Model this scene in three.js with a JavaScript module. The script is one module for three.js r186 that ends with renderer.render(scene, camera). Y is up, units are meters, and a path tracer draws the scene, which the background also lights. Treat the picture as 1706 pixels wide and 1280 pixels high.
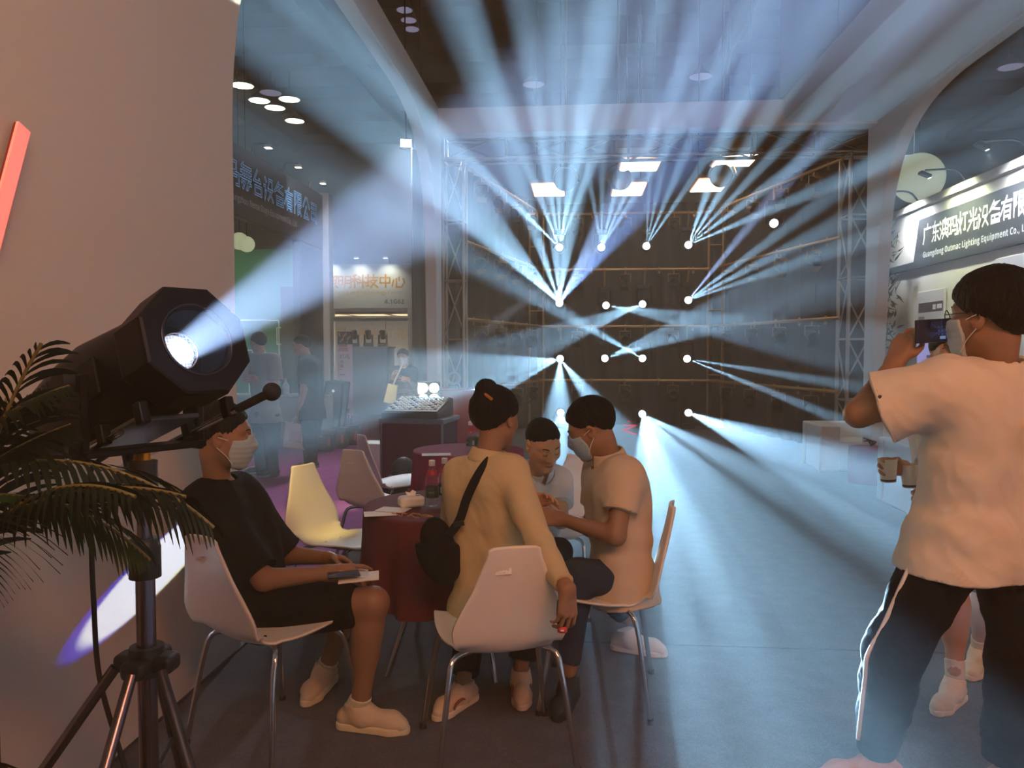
import * as THREE from 'three';
import { mergeGeometries, mergeVertices } from 'three/addons/utils/BufferGeometryUtils.js';
import { RoundedBoxGeometry } from 'three/addons/geometries/RoundedBoxGeometry.js';
import { ImprovedNoise } from 'three/addons/math/ImprovedNoise.js';
import { RectAreaLightUniformsLib } from 'three/addons/lights/RectAreaLightUniformsLib.js';

// ---------- camera, background, haze, exposure, large lights ----------
const scene = new THREE.Scene();
const F = 1300, EYE = 1.48;                                   // focal length in pixels of the 1706 x 1280 frame, eye height in metres
const camera = new THREE.PerspectiveCamera(2 * Math.atan(640 / F) * 180 / Math.PI, 1706 / 1280, 0.05, 200);
camera.position.set(0, EYE, 0);
camera.rotation.set(-Math.atan(58 / F), Math.atan(107 / F), 0, 'YXZ');
camera.updateMatrixWorld();
scene.background = new THREE.Color(0x000000);
scene.fog = new THREE.FogExp2(0xe3e9ee, 0.025);               // theatrical haze filling the hall
const renderer = new THREE.WebGLRenderer();
renderer.toneMapping = THREE.LinearToneMapping;
renderer.toneMappingExposure = 1.0;
renderer.shadowMap.enabled = true;
RectAreaLightUniformsLib.init();
const WARM = 0xffa45c, COOL = 0xa8d8f8;
function areaLight(name, color, intensity, w, h, pos, target, frame) {   // a soft panel: glowing face, casing and the light in front of it
  const t = thing(name, frame.label, 'lamp', pos); if (frame.group) t.userData.group = frame.group;
  t.lookAt(...target);
  part('casing', rbox(w + .06, h + .06, .06, .015).translate(0, 0, -.04), frame.casing || M.blackMetal, t);
  part('diffuser', new THREE.PlaneGeometry(w, h).translate(0, 0, .004), new THREE.MeshStandardMaterial({ color: 0xffffff, emissive: color, emissiveIntensity: frame.glow ?? 3, roughness: .6 }), t);
  const l = new THREE.RectAreaLight(color, intensity, w, h); l.name = name + '_light'; scene.add(l);
  l.position.copy(new THREE.Vector3(...pos)); l.lookAt(...target);
  l.position.add(new THREE.Vector3(...target).sub(new THREE.Vector3(...pos)).normalize().multiplyScalar(.03));
  return t;
}
function spot(name, color, I, from, to, deg, blend, radius) {
  const l = new THREE.SpotLight(color, I, 0, deg * Math.PI / 180, blend, 2);
  l.name = name; l.position.copy(from); l.target.position.copy(to); l.shadow.radius = radius / .02; l.castShadow = true;
  scene.add(l, l.target); return l;
}
// ---------- helpers ----------
const V = (x, y, z) => new THREE.Vector3(x, y, z);
function at(px, py, D) {                                      // the point seen at a pixel of the frame, D metres down the booth's axis
  const d = V((px - 853) / F, (640 - py) / F, -1).applyEuler(camera.rotation);
  return d.multiplyScalar(-D / d.z).add(V(0, EYE, 0));
}
function floorAt(px, py, y = 0) { const d = V((px - 853) / F, (640 - py) / F, -1).applyEuler(camera.rotation); return d.multiplyScalar((y - EYE) / d.y).add(V(0, EYE, 0)); }
let seed = 7; const rnd = () => { seed = (seed * 1664525 + 1013904223) >>> 0; return seed / 4294967296; };
const rr = (a, b) => a + (b - a) * rnd();
const perlin = new ImprovedNoise(), N3 = (x, y, z) => perlin.noise(x + 31.7, y + 11.3, z + 57.1);
const used = new Map();
function numbered(n) { const k = used.get(n) || 0; used.set(n, k + 1); return k ? n + '_' + String(k).padStart(3, '0') : n; }
function thing(name, label, category, pos = [0, 0, 0], turn = 0, group) {
  const o = new THREE.Group(); o.name = numbered(name); scene.add(o); o.position.set(...pos); o.rotation.y = turn;
  o.userData = { label, category }; if (group) o.userData.group = group; return o;
}
function part(name, geo, mat, parent, label) {
  const m = new THREE.Mesh(geo, mat); m.castShadow = m.receiveShadow = true;
  if (parent === scene) m.name = numbered(name); else { const key = parent.uuid + name, k = used.get(key) || 0; used.set(key, k + 1); m.name = k ? name + '_' + String(k).padStart(3, '0') : name; }
  if (label) m.userData.label = label; parent.add(m); return m;
}
function solo(name, geo, mat, label, category, group) { const m = part(name, geo, mat, scene); m.userData.label = label; m.userData.category = category; if (group) m.userData.group = group; return m; }
function struct(name, geo, mat, parent = scene) { const m = part(name, geo, mat, parent); if (parent === scene) m.userData.kind = 'structure'; return m; }
function copyOf(o, label) { const c = o.clone(); c.name = numbered(o.name.replace(/_\d{3}$/, '')); scene.add(c); if (label) c.userData.label = label; return c; }
const box = (w, h, d) => new THREE.BoxGeometry(w, h, d);
const rbox = (w, h, d, r = .01, s = 2) => new RoundedBoxGeometry(w, h, d, s, r);
const cyl = (r0, r1, h, n = 20) => new THREE.CylinderGeometry(r0, r1, h, n);
const vec = p => p.isVector3 ? p : V(...p);
function tube(pts, r, n = 8, seg, closed = false) { const c = new THREE.CatmullRomCurve3(pts.map(vec), closed, 'catmullrom', .5); return new THREE.TubeGeometry(c, seg ?? pts.length * 6, r, n, closed); }
function rod(a, b, r, n = 8, r2 = r) { a = vec(a); b = vec(b); const g = cyl(r2, r, a.distanceTo(b), n); g.applyQuaternion(new THREE.Quaternion().setFromUnitVectors(V(0, 1, 0), b.clone().sub(a).normalize())); return g.translate((a.x + b.x) / 2, (a.y + b.y) / 2, (a.z + b.z) / 2); }
function lathe(pts, n = 28) { return new THREE.LatheGeometry(pts.map(p => new THREE.Vector2(...p)), n); }
function merge(list) { const l = list.map(g => { const q = g.index ? g.toNonIndexed() : g.clone(); for (const k of Object.keys(q.attributes)) if (!['position', 'normal', 'uv'].includes(k)) q.deleteAttribute(k); return q; }); return mergeGeometries(l); }
function prism(pts, depth, bevel = .006) {                    // outline in x,y, extruded along z, centred
  const s = new THREE.Shape(pts.map(p => new THREE.Vector2(...p)));
  const g = new THREE.ExtrudeGeometry(s, { depth: depth - 2 * bevel, bevelEnabled: bevel > 0, bevelSize: bevel, bevelThickness: bevel, bevelOffset: -bevel, bevelSegments: 2, curveSegments: 16 });
  return g.translate(0, 0, -depth / 2 + bevel);
}
// materials
const std = (color, roughness = .7, metalness = 0, o = {}) => new THREE.MeshStandardMaterial({ color, roughness, metalness, ...o });
function dataTex(w, h, fn, rx = 1, ry = 1, srgb = true) {
  const d = new Uint8Array(w * h * 4);
  for (let y = 0; y < h; y++) for (let x = 0; x < w; x++) { const c = fn(x, y); d.set([c[0], c[1], c[2], 255], (y * w + x) * 4); }
  const t = new THREE.DataTexture(d, w, h); t.wrapS = t.wrapT = THREE.RepeatWrapping; t.magFilter = t.minFilter = THREE.LinearFilter; t.repeat.set(rx, ry);
  if (srgb) t.colorSpace = THREE.SRGBColorSpace; t.needsUpdate = true; return t;
}
const carpetMap = dataTex(512, 512, (x, y) => { const n = 8 * N3(x / 40, y / 40, 1) + 5 * N3(x / 9, y / 9, 3) + rr(-16, 16); return [80 + n, 78 + n, 79 + n]; }, .8, .8);
const purpleMap = dataTex(512, 512, (x, y) => { const n = 9 * N3(x / 50, y / 50, 1) + rr(-14, 14); return [150 + n, 70 + n, 130 + n]; }, .8, .8);
const M = {
  carpet: std(0xffffff, .95, 0, { map: carpetMap }),
  purple: std(0xffffff, .95, 0, { map: purpleMap }),
  whiteWall: std(0xd6d0c8, .75, 0),
  whitePaint: std(0xdcd8d4, .6), blackMetal: std(0x141416, .45, .3), darkPaint: std(0x26262a, .7),
  truss: std(0xa8a29a, .35, .85), bar: std(0xa88458, .4, .7), chrome: std(0xd8d8da, .16, 1), steel: std(0x8d8f94, .3, .9),
  drape: std(0x2e2a28, .95), ceiling: std(0x4a4e52, .9), ceilingBeam: std(0x3a3d41, .8),
  shell: new THREE.MeshPhysicalMaterial({ color: 0xe6e0d8, roughness: .38, clearcoat: .2, clearcoatRoughness: .3 }),
  rubber: std(0x101012, .8), burgundy: std(0x5c0718, .85, 0, { side: THREE.DoubleSide }),
  magenta: std(0x86143f, .85, 0, { side: THREE.DoubleSide }),
  paper: std(0xe6e4e0, .7), sofa: std(0xdedad4, .6, 0),
  glass: new THREE.MeshPhysicalMaterial({ color: 0xffffff, transmission: 1, roughness: .06, thickness: 0, ior: 1.45 }),
  lens: new THREE.MeshStandardMaterial({ color: 0xffffff, emissive: 0xe6f3ff, emissiveIntensity: 4, roughness: .2 }),
};
// ---------- writing: strokes of the characters on a ten by ten grid ----------
const GLYPH = {
  广: '5051 1292 121609', 东: '1292 402585 535949 3719 7799', 澳: '0112 0415 0926 6041 36319196 4585 6266 5263 7283 3797 6639 6799', 玛: '0131 0434 0838 2128 418184 415595 959979 4777',
  灯: '0314 4335 202609 2639 5191 717868', 光: '5054 2133 8173 1595 4509 65699997', 设: '1122 04141826 518184 5144 458549 5599', 备: '4013 317104 3394 2696992926 5659 2898',
  有: '1292 5007 3439 34848979 3686 3888', 限: '1019 1030302323343425 5090 9094 5292 5494 5059 5978 6599 9576', 公: '4014 6094 5429 2979 6789', 司: '118189 8979 1363 1565681815',
  舞: '2011 1191 0393 2125 4145 6165 8185 0595 2617 264629 6797 7659 8669', 台: '401474 6374 2686892926', 照: '014145050141 0343 519183 7154 5484866654 0809 2829 5859 8899', 明: '0131370701 0434 515549 51919989 5494 5696',
  科: '3011 0343 2029 2305 2345 5162 5364 4695 8089', 技: '0232 202818 0635 4292 6064 448449 4599', 中: '1282861612 5059', 心: '1408 33397987 5254 8396', 专: '2181 0494 50437355 5969', 业: '3138 6168 1225 8274 0898',
  马: '1171 717425 212595 959979 0676', 之: '4051 1393 9326 0699', 声: '5053 1191 2383 2636 2686 3909 2329 5356', 制: '2011 0353 0555 3039 0508 5558 6167 8089 8979', 造: '0112 041406 0699 5035 3393 6065 3595 46868848 46',
};
function write(ctx, text, x, y, s, lw, gap = 1.12) {
  ctx.lineWidth = lw; ctx.lineCap = 'square'; ctx.lineJoin = 'miter';
  for (const ch of text) {
    for (const st of (GLYPH[ch] || '').split(' ')) {
      ctx.beginPath();
      for (let i = 0; i + 1 < st.length; i += 2) { const X = x + +st[i] / 9 * s, Y = y + +st[i + 1] / 9 * s; i ? ctx.lineTo(X, Y) : ctx.moveTo(X, Y); }
      ctx.stroke();
    }
    x += s * gap;
  }
}
function canvasTex(w, h, draw) { const c = document.createElement('canvas'); c.width = w; c.height = h; const x = c.getContext('2d'); draw(x, w, h); const t = new THREE.CanvasTexture(c); t.colorSpace = THREE.SRGBColorSpace; t.magFilter = THREE.LinearFilter; return t; }

// ---------- signed distances and their surface ----------
const cone = (p, a, b, ra, rb) => { const bx = b.x - a.x, by = b.y - a.y, bz = b.z - a.z, x = p.x - a.x, y = p.y - a.y, z = p.z - a.z; let t = (x * bx + y * by + z * bz) / (bx * bx + by * by + bz * bz + 1e-9); t = t < 0 ? 0 : t > 1 ? 1 : t; return Math.hypot(x - bx * t, y - by * t, z - bz * t) - (ra + (rb - ra) * t); };
const smin = (a, b, k) => { const h = Math.max(k - Math.abs(a - b), 0) / k; return Math.min(a, b) - h * h * k * .25; };
const smax = (a, b, k) => -smin(-a, -b, k);
const ell = (x, y, z, rx, ry, rz) => { const k0 = Math.hypot(x / rx, y / ry, z / rz), k1 = Math.hypot(x / (rx * rx), y / (ry * ry), z / (rz * rz)); return k1 < 1e-9 ? -Math.min(rx, ry, rz) : k0 * (k0 - 1) / k1; };
function nets(f, lo, hi, h) {                                  // naive surface nets
  const nx = Math.ceil((hi.x - lo.x) / h) + 1, ny = Math.ceil((hi.y - lo.y) / h) + 1, nz = Math.ceil((hi.z - lo.z) / h) + 1, sx = 1, sy = nx, sz = nx * ny;
  const g = new Float32Array(nx * ny * nz), p = V(0, 0, 0), B = 6;
  for (let k0 = 0; k0 < nz; k0 += B) for (let j0 = 0; j0 < ny; j0 += B) for (let i0 = 0; i0 < nx; i0 += B) {
    p.set(lo.x + (i0 + B / 2) * h, lo.y + (j0 + B / 2) * h, lo.z + (k0 + B / 2) * h);
    const c = f(p), far = Math.abs(c) > B * h * 1.25 + .02;
    for (let k = k0; k < Math.min(nz, k0 + B); k++) for (let j = j0; j < Math.min(ny, j0 + B); j++) for (let i = i0; i < Math.min(nx, i0 + B); i++) {
      if (far) g[i + j * sy + k * sz] = c; else { p.set(lo.x + i * h, lo.y + j * h, lo.z + k * h); g[i + j * sy + k * sz] = f(p); }
    }
  }
  const id = new Int32Array(nx * ny * nz).fill(-1), pos = [], idx = [], C = [0, 1, sy, sy + 1, sz, sz + 1, sz + sy, sz + sy + 1], E = [[0, 1], [2, 3], [4, 5], [6, 7], [0, 2], [1, 3], [4, 6], [5, 7], [0, 4], [1, 5], [2, 6], [3, 7]];
  for (let k = 0; k < nz - 1; k++) for (let j = 0; j < ny - 1; j++) for (let i = 0; i < nx - 1; i++) {
    const o = i + j * sy + k * sz; let m = 0;
    for (let c = 0; c < 8; c++) if (g[o + C[c]] < 0) m |= 1 << c;
    if (!m || m === 255) continue;
    let x = 0, y = 0, z = 0, n = 0;
    for (const [a, b] of E) if ((m >> a & 1) !== (m >> b & 1)) { const t = g[o + C[a]] / (g[o + C[a]] - g[o + C[b]]); x += (a & 1) + t * ((b & 1) - (a & 1)); y += (a >> 1 & 1) + t * ((b >> 1 & 1) - (a >> 1 & 1)); z += (a >> 2) + t * ((b >> 2) - (a >> 2)); n++; }
    id[o] = pos.length / 3; pos.push(lo.x + (i + x / n) * h, lo.y + (j + y / n) * h, lo.z + (k + z / n) * h);
  }
  const quad = (a, b, c, d, fl) => fl ? idx.push(a, b, c, a, c, d) : idx.push(a, c, b, a, d, c);
  for (let k = 1; k < nz - 1; k++) for (let j = 1; j < ny - 1; j++) for (let i = 1; i < nx - 1; i++) {
    const o = i + j * sy + k * sz, s = g[o] < 0;
    if (s !== g[o + 1] < 0) quad(id[o - sy - sz], id[o - sz], id[o], id[o - sy], s);
    if (s !== g[o + sy] < 0) quad(id[o - 1 - sz], id[o - 1], id[o], id[o - sz], s);
    if (s !== g[o + sz] < 0) quad(id[o - 1 - sy], id[o - sy], id[o], id[o - 1], s);
  }
  const nor = new Float32Array(pos.length), uv = new Float32Array(pos.length / 3 * 2), e = h * .5;
  for (let v = 0; v < pos.length; v += 3) {
    const x = pos[v], y = pos[v + 1], z = pos[v + 2];
    const a = f(p.set(x + e, y, z)) - f(p.set(x - e, y, z)), b = f(p.set(x, y + e, z)) - f(p.set(x, y - e, z)), c = f(p.set(x, y, z + e)) - f(p.set(x, y, z - e)), l = Math.hypot(a, b, c) || 1;
    nor[v] = a / l; nor[v + 1] = b / l; nor[v + 2] = c / l; uv[v / 3 * 2] = x + z * .8; uv[v / 3 * 2 + 1] = y + z * .15;
  }
  const G = new THREE.BufferGeometry();
  G.setAttribute('position', new THREE.Float32BufferAttribute(pos, 3)); G.setAttribute('normal', new THREE.BufferAttribute(nor, 3)); G.setAttribute('uv', new THREE.BufferAttribute(uv, 2)); G.setIndex(idx);
  return G;
}
function around(pts, pad) { const b = new THREE.Box3().setFromPoints(pts); return [b.min.addScalar(-pad), b.max.addScalar(pad)]; }
// ---------- the setting ----------
const FL = (x0, x1, z0, z1, y = 0, t = .2) => { const g = box(x1 - x0, t, z1 - z0).translate((x0 + x1) / 2, y - t / 2, (z0 + z1) / 2); const p = g.attributes.position, n = g.attributes.normal, u = g.attributes.uv; for (let i = 0; i < p.count; i++) if (Math.abs(n.getY(i)) > .5) u.setXY(i, p.getX(i), p.getZ(i)); return g; };
{
  const X0 = -1.66, X1 = 3.9;
  const fl = struct('floor', FL(X0, 32, -40, 16), M.carpet);
  struct('floor', FL(-32, X0, -40, 16, -.004), M.purple).name = 'floor_aisle';
  struct('trim_1', box(.03, .012, 40).translate(X0, .004, -12), std(0x3a3138, .6));
  // seams between carpet rolls: a shallow raised tape line each
  struct('carpet_seam', box(3.4, .002, .008).translate(1.7, .0008, -3.9), std(0x39383c, .9));
  struct('ceiling', FL(-32, 32, -40, 16, 12.2), M.ceiling);
  const wallM = std(0x4d5052, .9);
  struct('wall_back', box(64, 12, .3).translate(0, 6, -40), wallM);
  struct('wall_front', box(64, 12, .3).translate(0, 6, 16), wallM);
  struct('wall_left', box(.3, 12, 56).translate(-32, 6, -12), wallM);
  struct('wall_right', box(.3, 12, 56).translate(32, 6, -12), wallM);
  for (let i = 0; i < 15; i++) struct('ceiling_beam', box(64, .5, .4).translate(0, 11.8, -38 + i * 3.4), M.ceilingBeam);
  for (let i = 0; i < 9; i++) struct('ceiling_duct', new THREE.CylinderGeometry(.28, .28, 40, 12).rotateX(Math.PI / 2).translate(-20 + i * 6.2, 11.3, -18), M.ceilingBeam);
  // side frames of the stand: a white wall near us, an arched opening, a slim post at the back
  function sideFrame(x, w, near, name, label, D1, D2) {
    const s = new THREE.Shape(), H = 4.36, top = 4.05;
    s.moveTo(near, 0); s.lineTo(D1, 0); s.lineTo(D1, 2.5); s.bezierCurveTo(D1, 3.2, D1 + .35, top, D1 + 1.3, top);
    s.lineTo(D2 - 2.0, top); s.bezierCurveTo(D2 - .75, top, D2 - .22, 3.7, D2 - .1, 2.7); s.lineTo(D2, 1.4); s.lineTo(D2, 0); s.lineTo(D2 + .28, 0); s.lineTo(D2 + .28, H); s.lineTo(near, H); s.closePath();
    const g = new THREE.ExtrudeGeometry(s, { depth: w, bevelEnabled: true, bevelSize: .008, bevelThickness: .008, bevelSegments: 1, curveSegments: 24 });
    g.rotateY(Math.PI / 2).translate(x, 0, 0);                // outline x runs down the booth's axis
    const m = struct(name, g, M.whiteWall); return m;
  }
  sideFrame(-1.78, .12, -2.5, 'wall_booth_left', '', 3.68, 9.25);
  sideFrame(3.41, .12, -2.5, 'wall_booth_right', '', 3.4, 9.3);
  // wide soffit that follows the right-hand side, and the beam across the back
  struct('ceiling_soffit', prism([[2.6, -.5], [3.4, -.5], [3.4, 9.5], [2.35, 9.5]], .3, .01).rotateX(-Math.PI / 2).translate(0, 4.22, 0), M.whitePaint);
  struct('trim_2', rbox(5.06, .3, .24, .012).translate(.875, 4.19, -9.41), M.whiteWall);
  // warm light of the stand: lamps above and behind the photographer
  areaLight('booth_lamp', 0xff9442, 42, 1.6, .5, [1.9, 3.7, 1.6], [.8, .9, -3], { label: 'warm soft panel lamp hung above the stand behind the viewer', glow: .45 });
  areaLight('booth_lamp', 0xffcf98, 18, 1.6, .5, [-.1, 3.9, .9], [-.9, .8, -4], { label: 'warm soft panel lamp hung above the near white wall', glow: .45 });
  // hall lamps in view
  const lampE = new THREE.MeshStandardMaterial({ color: 0xffffff, emissive: 0xf4ffe0, emissiveIntensity: 5, roughness: .5 });
  const offE = new THREE.MeshStandardMaterial({ color: 0xe0e0f0, emissive: 0xd8d4ff, emissiveIntensity: .4, roughness: .5 });
  function bay(px, py, lit, label, r = .42, Y = 10.9) {
    const d = at(px, py, 1), k = (Y - EYE) / (d.y - EYE), p = V(d.x * k, Y, d.z * k);
    const t = thing('high_bay_lamp', label, 'lamp', p.toArray(), 0, 'round lamps under the hall ceiling');
    part('reflector', lathe([[.06, .42], [.12, .3], [r * .8, .12], [r, 0], [r * .97, 0], [r * .74, .1], [.1, .26]]), M.steel, t);
    part('diffuser', lathe([[0, -.01], [r * .93, .0]], 10), lit ? lampE : offE, t);
    part('hanger', rod([0, .4, 0], [0, 11.95 - Y, 0], .02), M.blackMetal, t);
  }
  bay(404, 143, 1, 'lit round hall lamp cut by the edge of the white wall'); bay(432, 168, 2, 'lit round hall lamp left of the cluster of three'); bay(482, 166, 2, 'lit round hall lamp right of the cluster of three');
  bay(458, 180, 2, 'lit round hall lamp lowest of the cluster of three'); bay(491, 202, 1, 'lit round hall lamp alone below the cluster of three'); bay(451, 155, 0, 'unlit round hall lamp just above the lit cluster');
  bay(889, 141, 0, 'violet unlit hall lamp above the middle of the stage'); bay(1167, 128, 0, 'pale unlit hall lamp seen between beams right of the stage middle');
  bay(686, 49, 0, 'dim hall lamp lowest of a row of three by the left arch', .24); bay(681, 34, 0, 'dim hall lamp middle of a row of three by the left arch', .24); bay(674, 17, 0, 'dim hall lamp topmost of a row of three by the left arch', .24);
  bay(1684, 112, 0, 'dim hall lamp at the upper right above the dark banner');
  // added clip-on lamp, out of view, to light the empty chair yellow
  { const p = V(-1.6, 3.5, -3.2), c = V(-1.47, .78, -4.2), t = thing('added_clip_lamp', 'small added clip-on spotlight, out of view high on the near white wall', 'lamp', p.toArray()); t.lookAt(c); part('shade', lathe([[0, -.1], [.03, -.1], [.055, .05], [.05, .05], [.028, -.08], [0, -.08]], 16).rotateX(Math.PI / 2), M.blackMetal, t); part('bulb', new THREE.CircleGeometry(.03, 10).translate(0, 0, .03), new THREE.MeshStandardMaterial({ color: 0xffffff, emissive: 0xffe890, emissiveIntensity: 4 }), t); part('clip', rbox(.03, .03, .1, .006).translate(0, .03, -.1), M.blackMetal, t);
    spot('added_clip_lamp_light', 0xffe070, 26, p.clone().add(c.clone().sub(p).normalize().multiplyScalar(.06)), c, 5, .7, .02); }
  // two floodlights by the left post
  for (const [px, py, D, s, lab] of [[676, 240, 11.5, 1, 'small white floodlight glowing beyond the left arch'], [702, 285, 13, .7, 'smaller white floodlight tucked against the left post']]) {
    const p = at(px, py, D), t = thing('floodlight', lab, 'lamp', p.toArray(), .3);
    part('housing', rbox(.2 * s, .15 * s, .08, .02), M.blackMetal, t); part('glass', new THREE.PlaneGeometry(.16 * s, .11 * s).translate(0, 0, .046), new THREE.MeshStandardMaterial({ color: 0xffffff, emissive: 0xf0f8ff, emissiveIntensity: 8 }), t);
    part('hanger', rod([0, .07, 0], [0, 11.95 - p.y, -.1], .012), M.blackMetal, t);
    spot('floodlight_light', 0xeef6ff, 40, p.clone().add(V(.02, -.02, .1)), p.clone().add(V(.5, -1.5, 1.5)), 45, .8, .05);
  }
}
// ---------- the stage: trusses, bars, drapes, moving heads and their beams ----------
const DR = 14.6;                                              // depth of the rear frame
{
  // drapes behind the frame
  function drape(a, b, name) {
    const n = 80, pos = [], idx = [], L = Math.hypot(b[0] - a[0], b[1] - a[1]), nx = (b[1] - a[1]) / L, nz = -(b[0] - a[0]) / L;
    for (let i = 0; i <= n; i++) for (let j = 0; j <= 1; j++) { const t = i / n, o = .04 * Math.sin(t * L * 14) + .02 * Math.sin(t * L * 31); pos.push(a[0] + (b[0] - a[0]) * t + nx * o, j * 4.3, a[1] + (b[1] - a[1]) * t + nz * o); }
    for (let i = 0; i < n; i++) { const q = i * 2; idx.push(q, q + 2, q + 1, q + 1, q + 2, q + 3); }
    const g = new THREE.BufferGeometry(); g.setAttribute('position', new THREE.Float32BufferAttribute(pos, 3)); g.setIndex(idx); g.computeVertexNormals();
    return g;
  }
  const dm = M.drape.clone(); dm.side = THREE.DoubleSide;
  solo('backdrop_drape', drape([-.6, -15.35], [2.62, -15.35]), dm, 'dark brown drape across the back of the light stage', 'drape');
  solo('backdrop_drape', drape([-2.3, -10.9], [-.78, -15.1]), dm, 'dark drape along the left wing of the light stage', 'drape');
  solo('backdrop_drape', drape([2.8, -15.1], [4.05, -10.95]), dm, 'dark drape along the right wing of the light stage', 'drape');
  // box truss along y or x: four chords, rungs and diagonals
  function boxTruss(t, axis, len, w, step, mat) {
    const P = (u, v, s) => axis === 'y' ? V(u, s, v) : V(s, u, v), h = w / 2, cs = [[-h, -h], [h, -h], [h, h], [-h, h]];
    for (const [u, v] of cs) part('chord', rod(P(u, v, 0), P(u, v, len), .024, 10), mat, t);
    const n = Math.round(len / step);
    for (let i = 0; i <= n; i++) for (let k = 0; k < 4; k++) {
      const [u, v] = cs[k], [u2, v2] = cs[(k + 1) % 4], s = i * len / n;
      part('rung', rod(P(u, v, s), P(u2, v2, s), .014, 6), mat, t);
      if (i < n) part('brace', i % 2 ? rod(P(u, v, s), P(u2, v2, s + len / n), .012, 6) : rod(P(u2, v2, s), P(u, v, s + len / n), .012, 6), mat, t);
    }
  }
  const towers = [[at(758, 600, 10.7), 'left'], [at(1429, 600, 10.7), 'right']];
  for (const [p, s] of towers) boxTruss(thing('truss_tower', `aluminium box truss tower standing at the ${s} front corner of the stage`, 'truss', [p.x, 0, p.z]), 'y', 4.03, s === 'left' ? .28 : .4, .75, M.truss);
  boxTruss(thing('header_truss', 'aluminium box truss spanning the front top of the stage', 'truss', [towers[0][0].x - .1, 4.2, -10.7]), 'x', towers[1][0].x - towers[0][0].x + .35, .3, .8, M.truss);
  // rear uprights and the bars between them
  for (const [px, lab] of [[905, 'left of the middle'], [1180, 'right of the middle']]) {
    const p = at(px, 500, DR + .12), o = px < 1000 ? -.26 : .26, t = thing('upright_frame', `pair of upright poles at the back of the stage, ${lab}`, 'pole', [p.x, 0, p.z]);
    for (const k of [0, o]) { part('tube', rod([k, .02, 0], [k, 4.1, 0], .022), M.bar, t); part('foot', cyl(.08, .09, .02).translate(k, .01, 0), M.blackMetal, t); }
    for (const y of [1.0, 2.2, 3.4]) part('rung', rod([0, y, 0], [o, y, 0], .014), M.bar, t);
  }
  const bars = [];
  const rowY = [3.05, 2.9, 1.9, .92];
  const lw = ['top', 'second', 'third', 'lowest'];
  const L0 = at(775, 500, 10.85), L1 = at(903, 500, DR), R0 = at(1400, 500, 10.85), R1 = at(1183, 500, DR);
  const ys = [[4.02, 3.98], [2.98, 2.95], [1.9, 1.9], [.9, .9]];
  for (let r = 0; r < 4; r++) {
    const [yf, yb] = ys[r];
    for (const [a, b, s] of [[L0, L1, 'left wing'], [L1, R1, 'back'], [R1, R0, 'right wing']]) {
      const A = V(a.x, a === L0 || a === R0 ? yf : yb, a.z), B = V(b.x, b === L0 || b === R0 ? yf : yb, b.z);
      const c = A.clone().lerp(B, .5), t = thing('lighting_bar', `${lw[r]} lighting bar on the ${s} of the stage frame`, 'pipe', c.toArray());
      part('tube', rod(A.clone().sub(c), B.clone().sub(c), .026), M.bar, t);
      const n = s === 'back' ? 5 : 6;
      for (let i = 0; i < n; i++) { const q = A.clone().lerp(B, (i + .5) / n).sub(c); part('clamp', merge([new THREE.TorusGeometry(.036, .012, 6, 14).rotateY(Math.PI / 2), box(.03, .06, .02).translate(0, -.05, 0)]).translate(q.x, q.y, q.z), M.bar, t); }
      bars.push([A, B, s, r]);
    }
  }
  // unlit par cans hung under the bars
  const canG = lathe([[0, -.12], [.05, -.12], [.075, -.06], [.08, .1], [.072, .1], [.068, -.04], [0, -.06]], 14).rotateX(1.9);
  const doorM = std(0xb08a58, .4, .6);
  function parCan(p, lab, grp, warm) {
    const t = thing('par_can', lab, 'stage light', [p.x, p.y - .226, p.z], rr(-.5, .5), grp);
    part('can', canG, M.blackMetal, t); part('yoke', merge([rod([-.1, 0, 0], [-.1, .14, 0], .008, 6), rod([.1, 0, 0], [.1, .14, 0], .008, 6), rod([-.1, .14, 0], [.1, .14, 0], .008, 6), rod([0, .14, 0], [0, .2, 0], .012, 6)]), M.bar, t);
    for (const g of [box(.15, .004, .1).rotateX(.5).translate(0, .1, .1), box(.15, .004, .1).rotateX(-.7).translate(0, -.13, .05)]) part('barn_door', g, warm ? doorM : M.blackMetal, t);
  }
  const word = { 'left wing': 'left wing', back: 'back', 'right wing': 'right wing' };
  for (const [A, B, s, r] of bars) { const n = s === 'back' ? 3 : 4; for (let i = 0; i < n; i++) parCan(A.clone().lerp(B, (i + .75) / (n + .5)), `small unlit stage lamp under the ${lw[r]} ${word[s]} bar, ${['first', 'second', 'third', 'fourth'][s === 'right wing' ? n - 1 - i : i]} counted from ${s === 'back' ? 'the left' : 'the front tower'}`, `unlit lamps under the ${lw[r]} bar of the ${s}`, r < 2 && s !== 'back'); }
  // moving heads: base on the bar or floor, yoke, head, glowing lens; the beams leave the lens
  const baseG = rbox(.24, .09, .2, .02), headBody = lathe([[0, -.16], [.07, -.16], [.1, -.08], [.1, .06], [.085, .13], [.075, .13], [.075, .115], [0, .115]], 20);
  const lensG = lathe([[.07, .1165], [0, .127]], 10);
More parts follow.
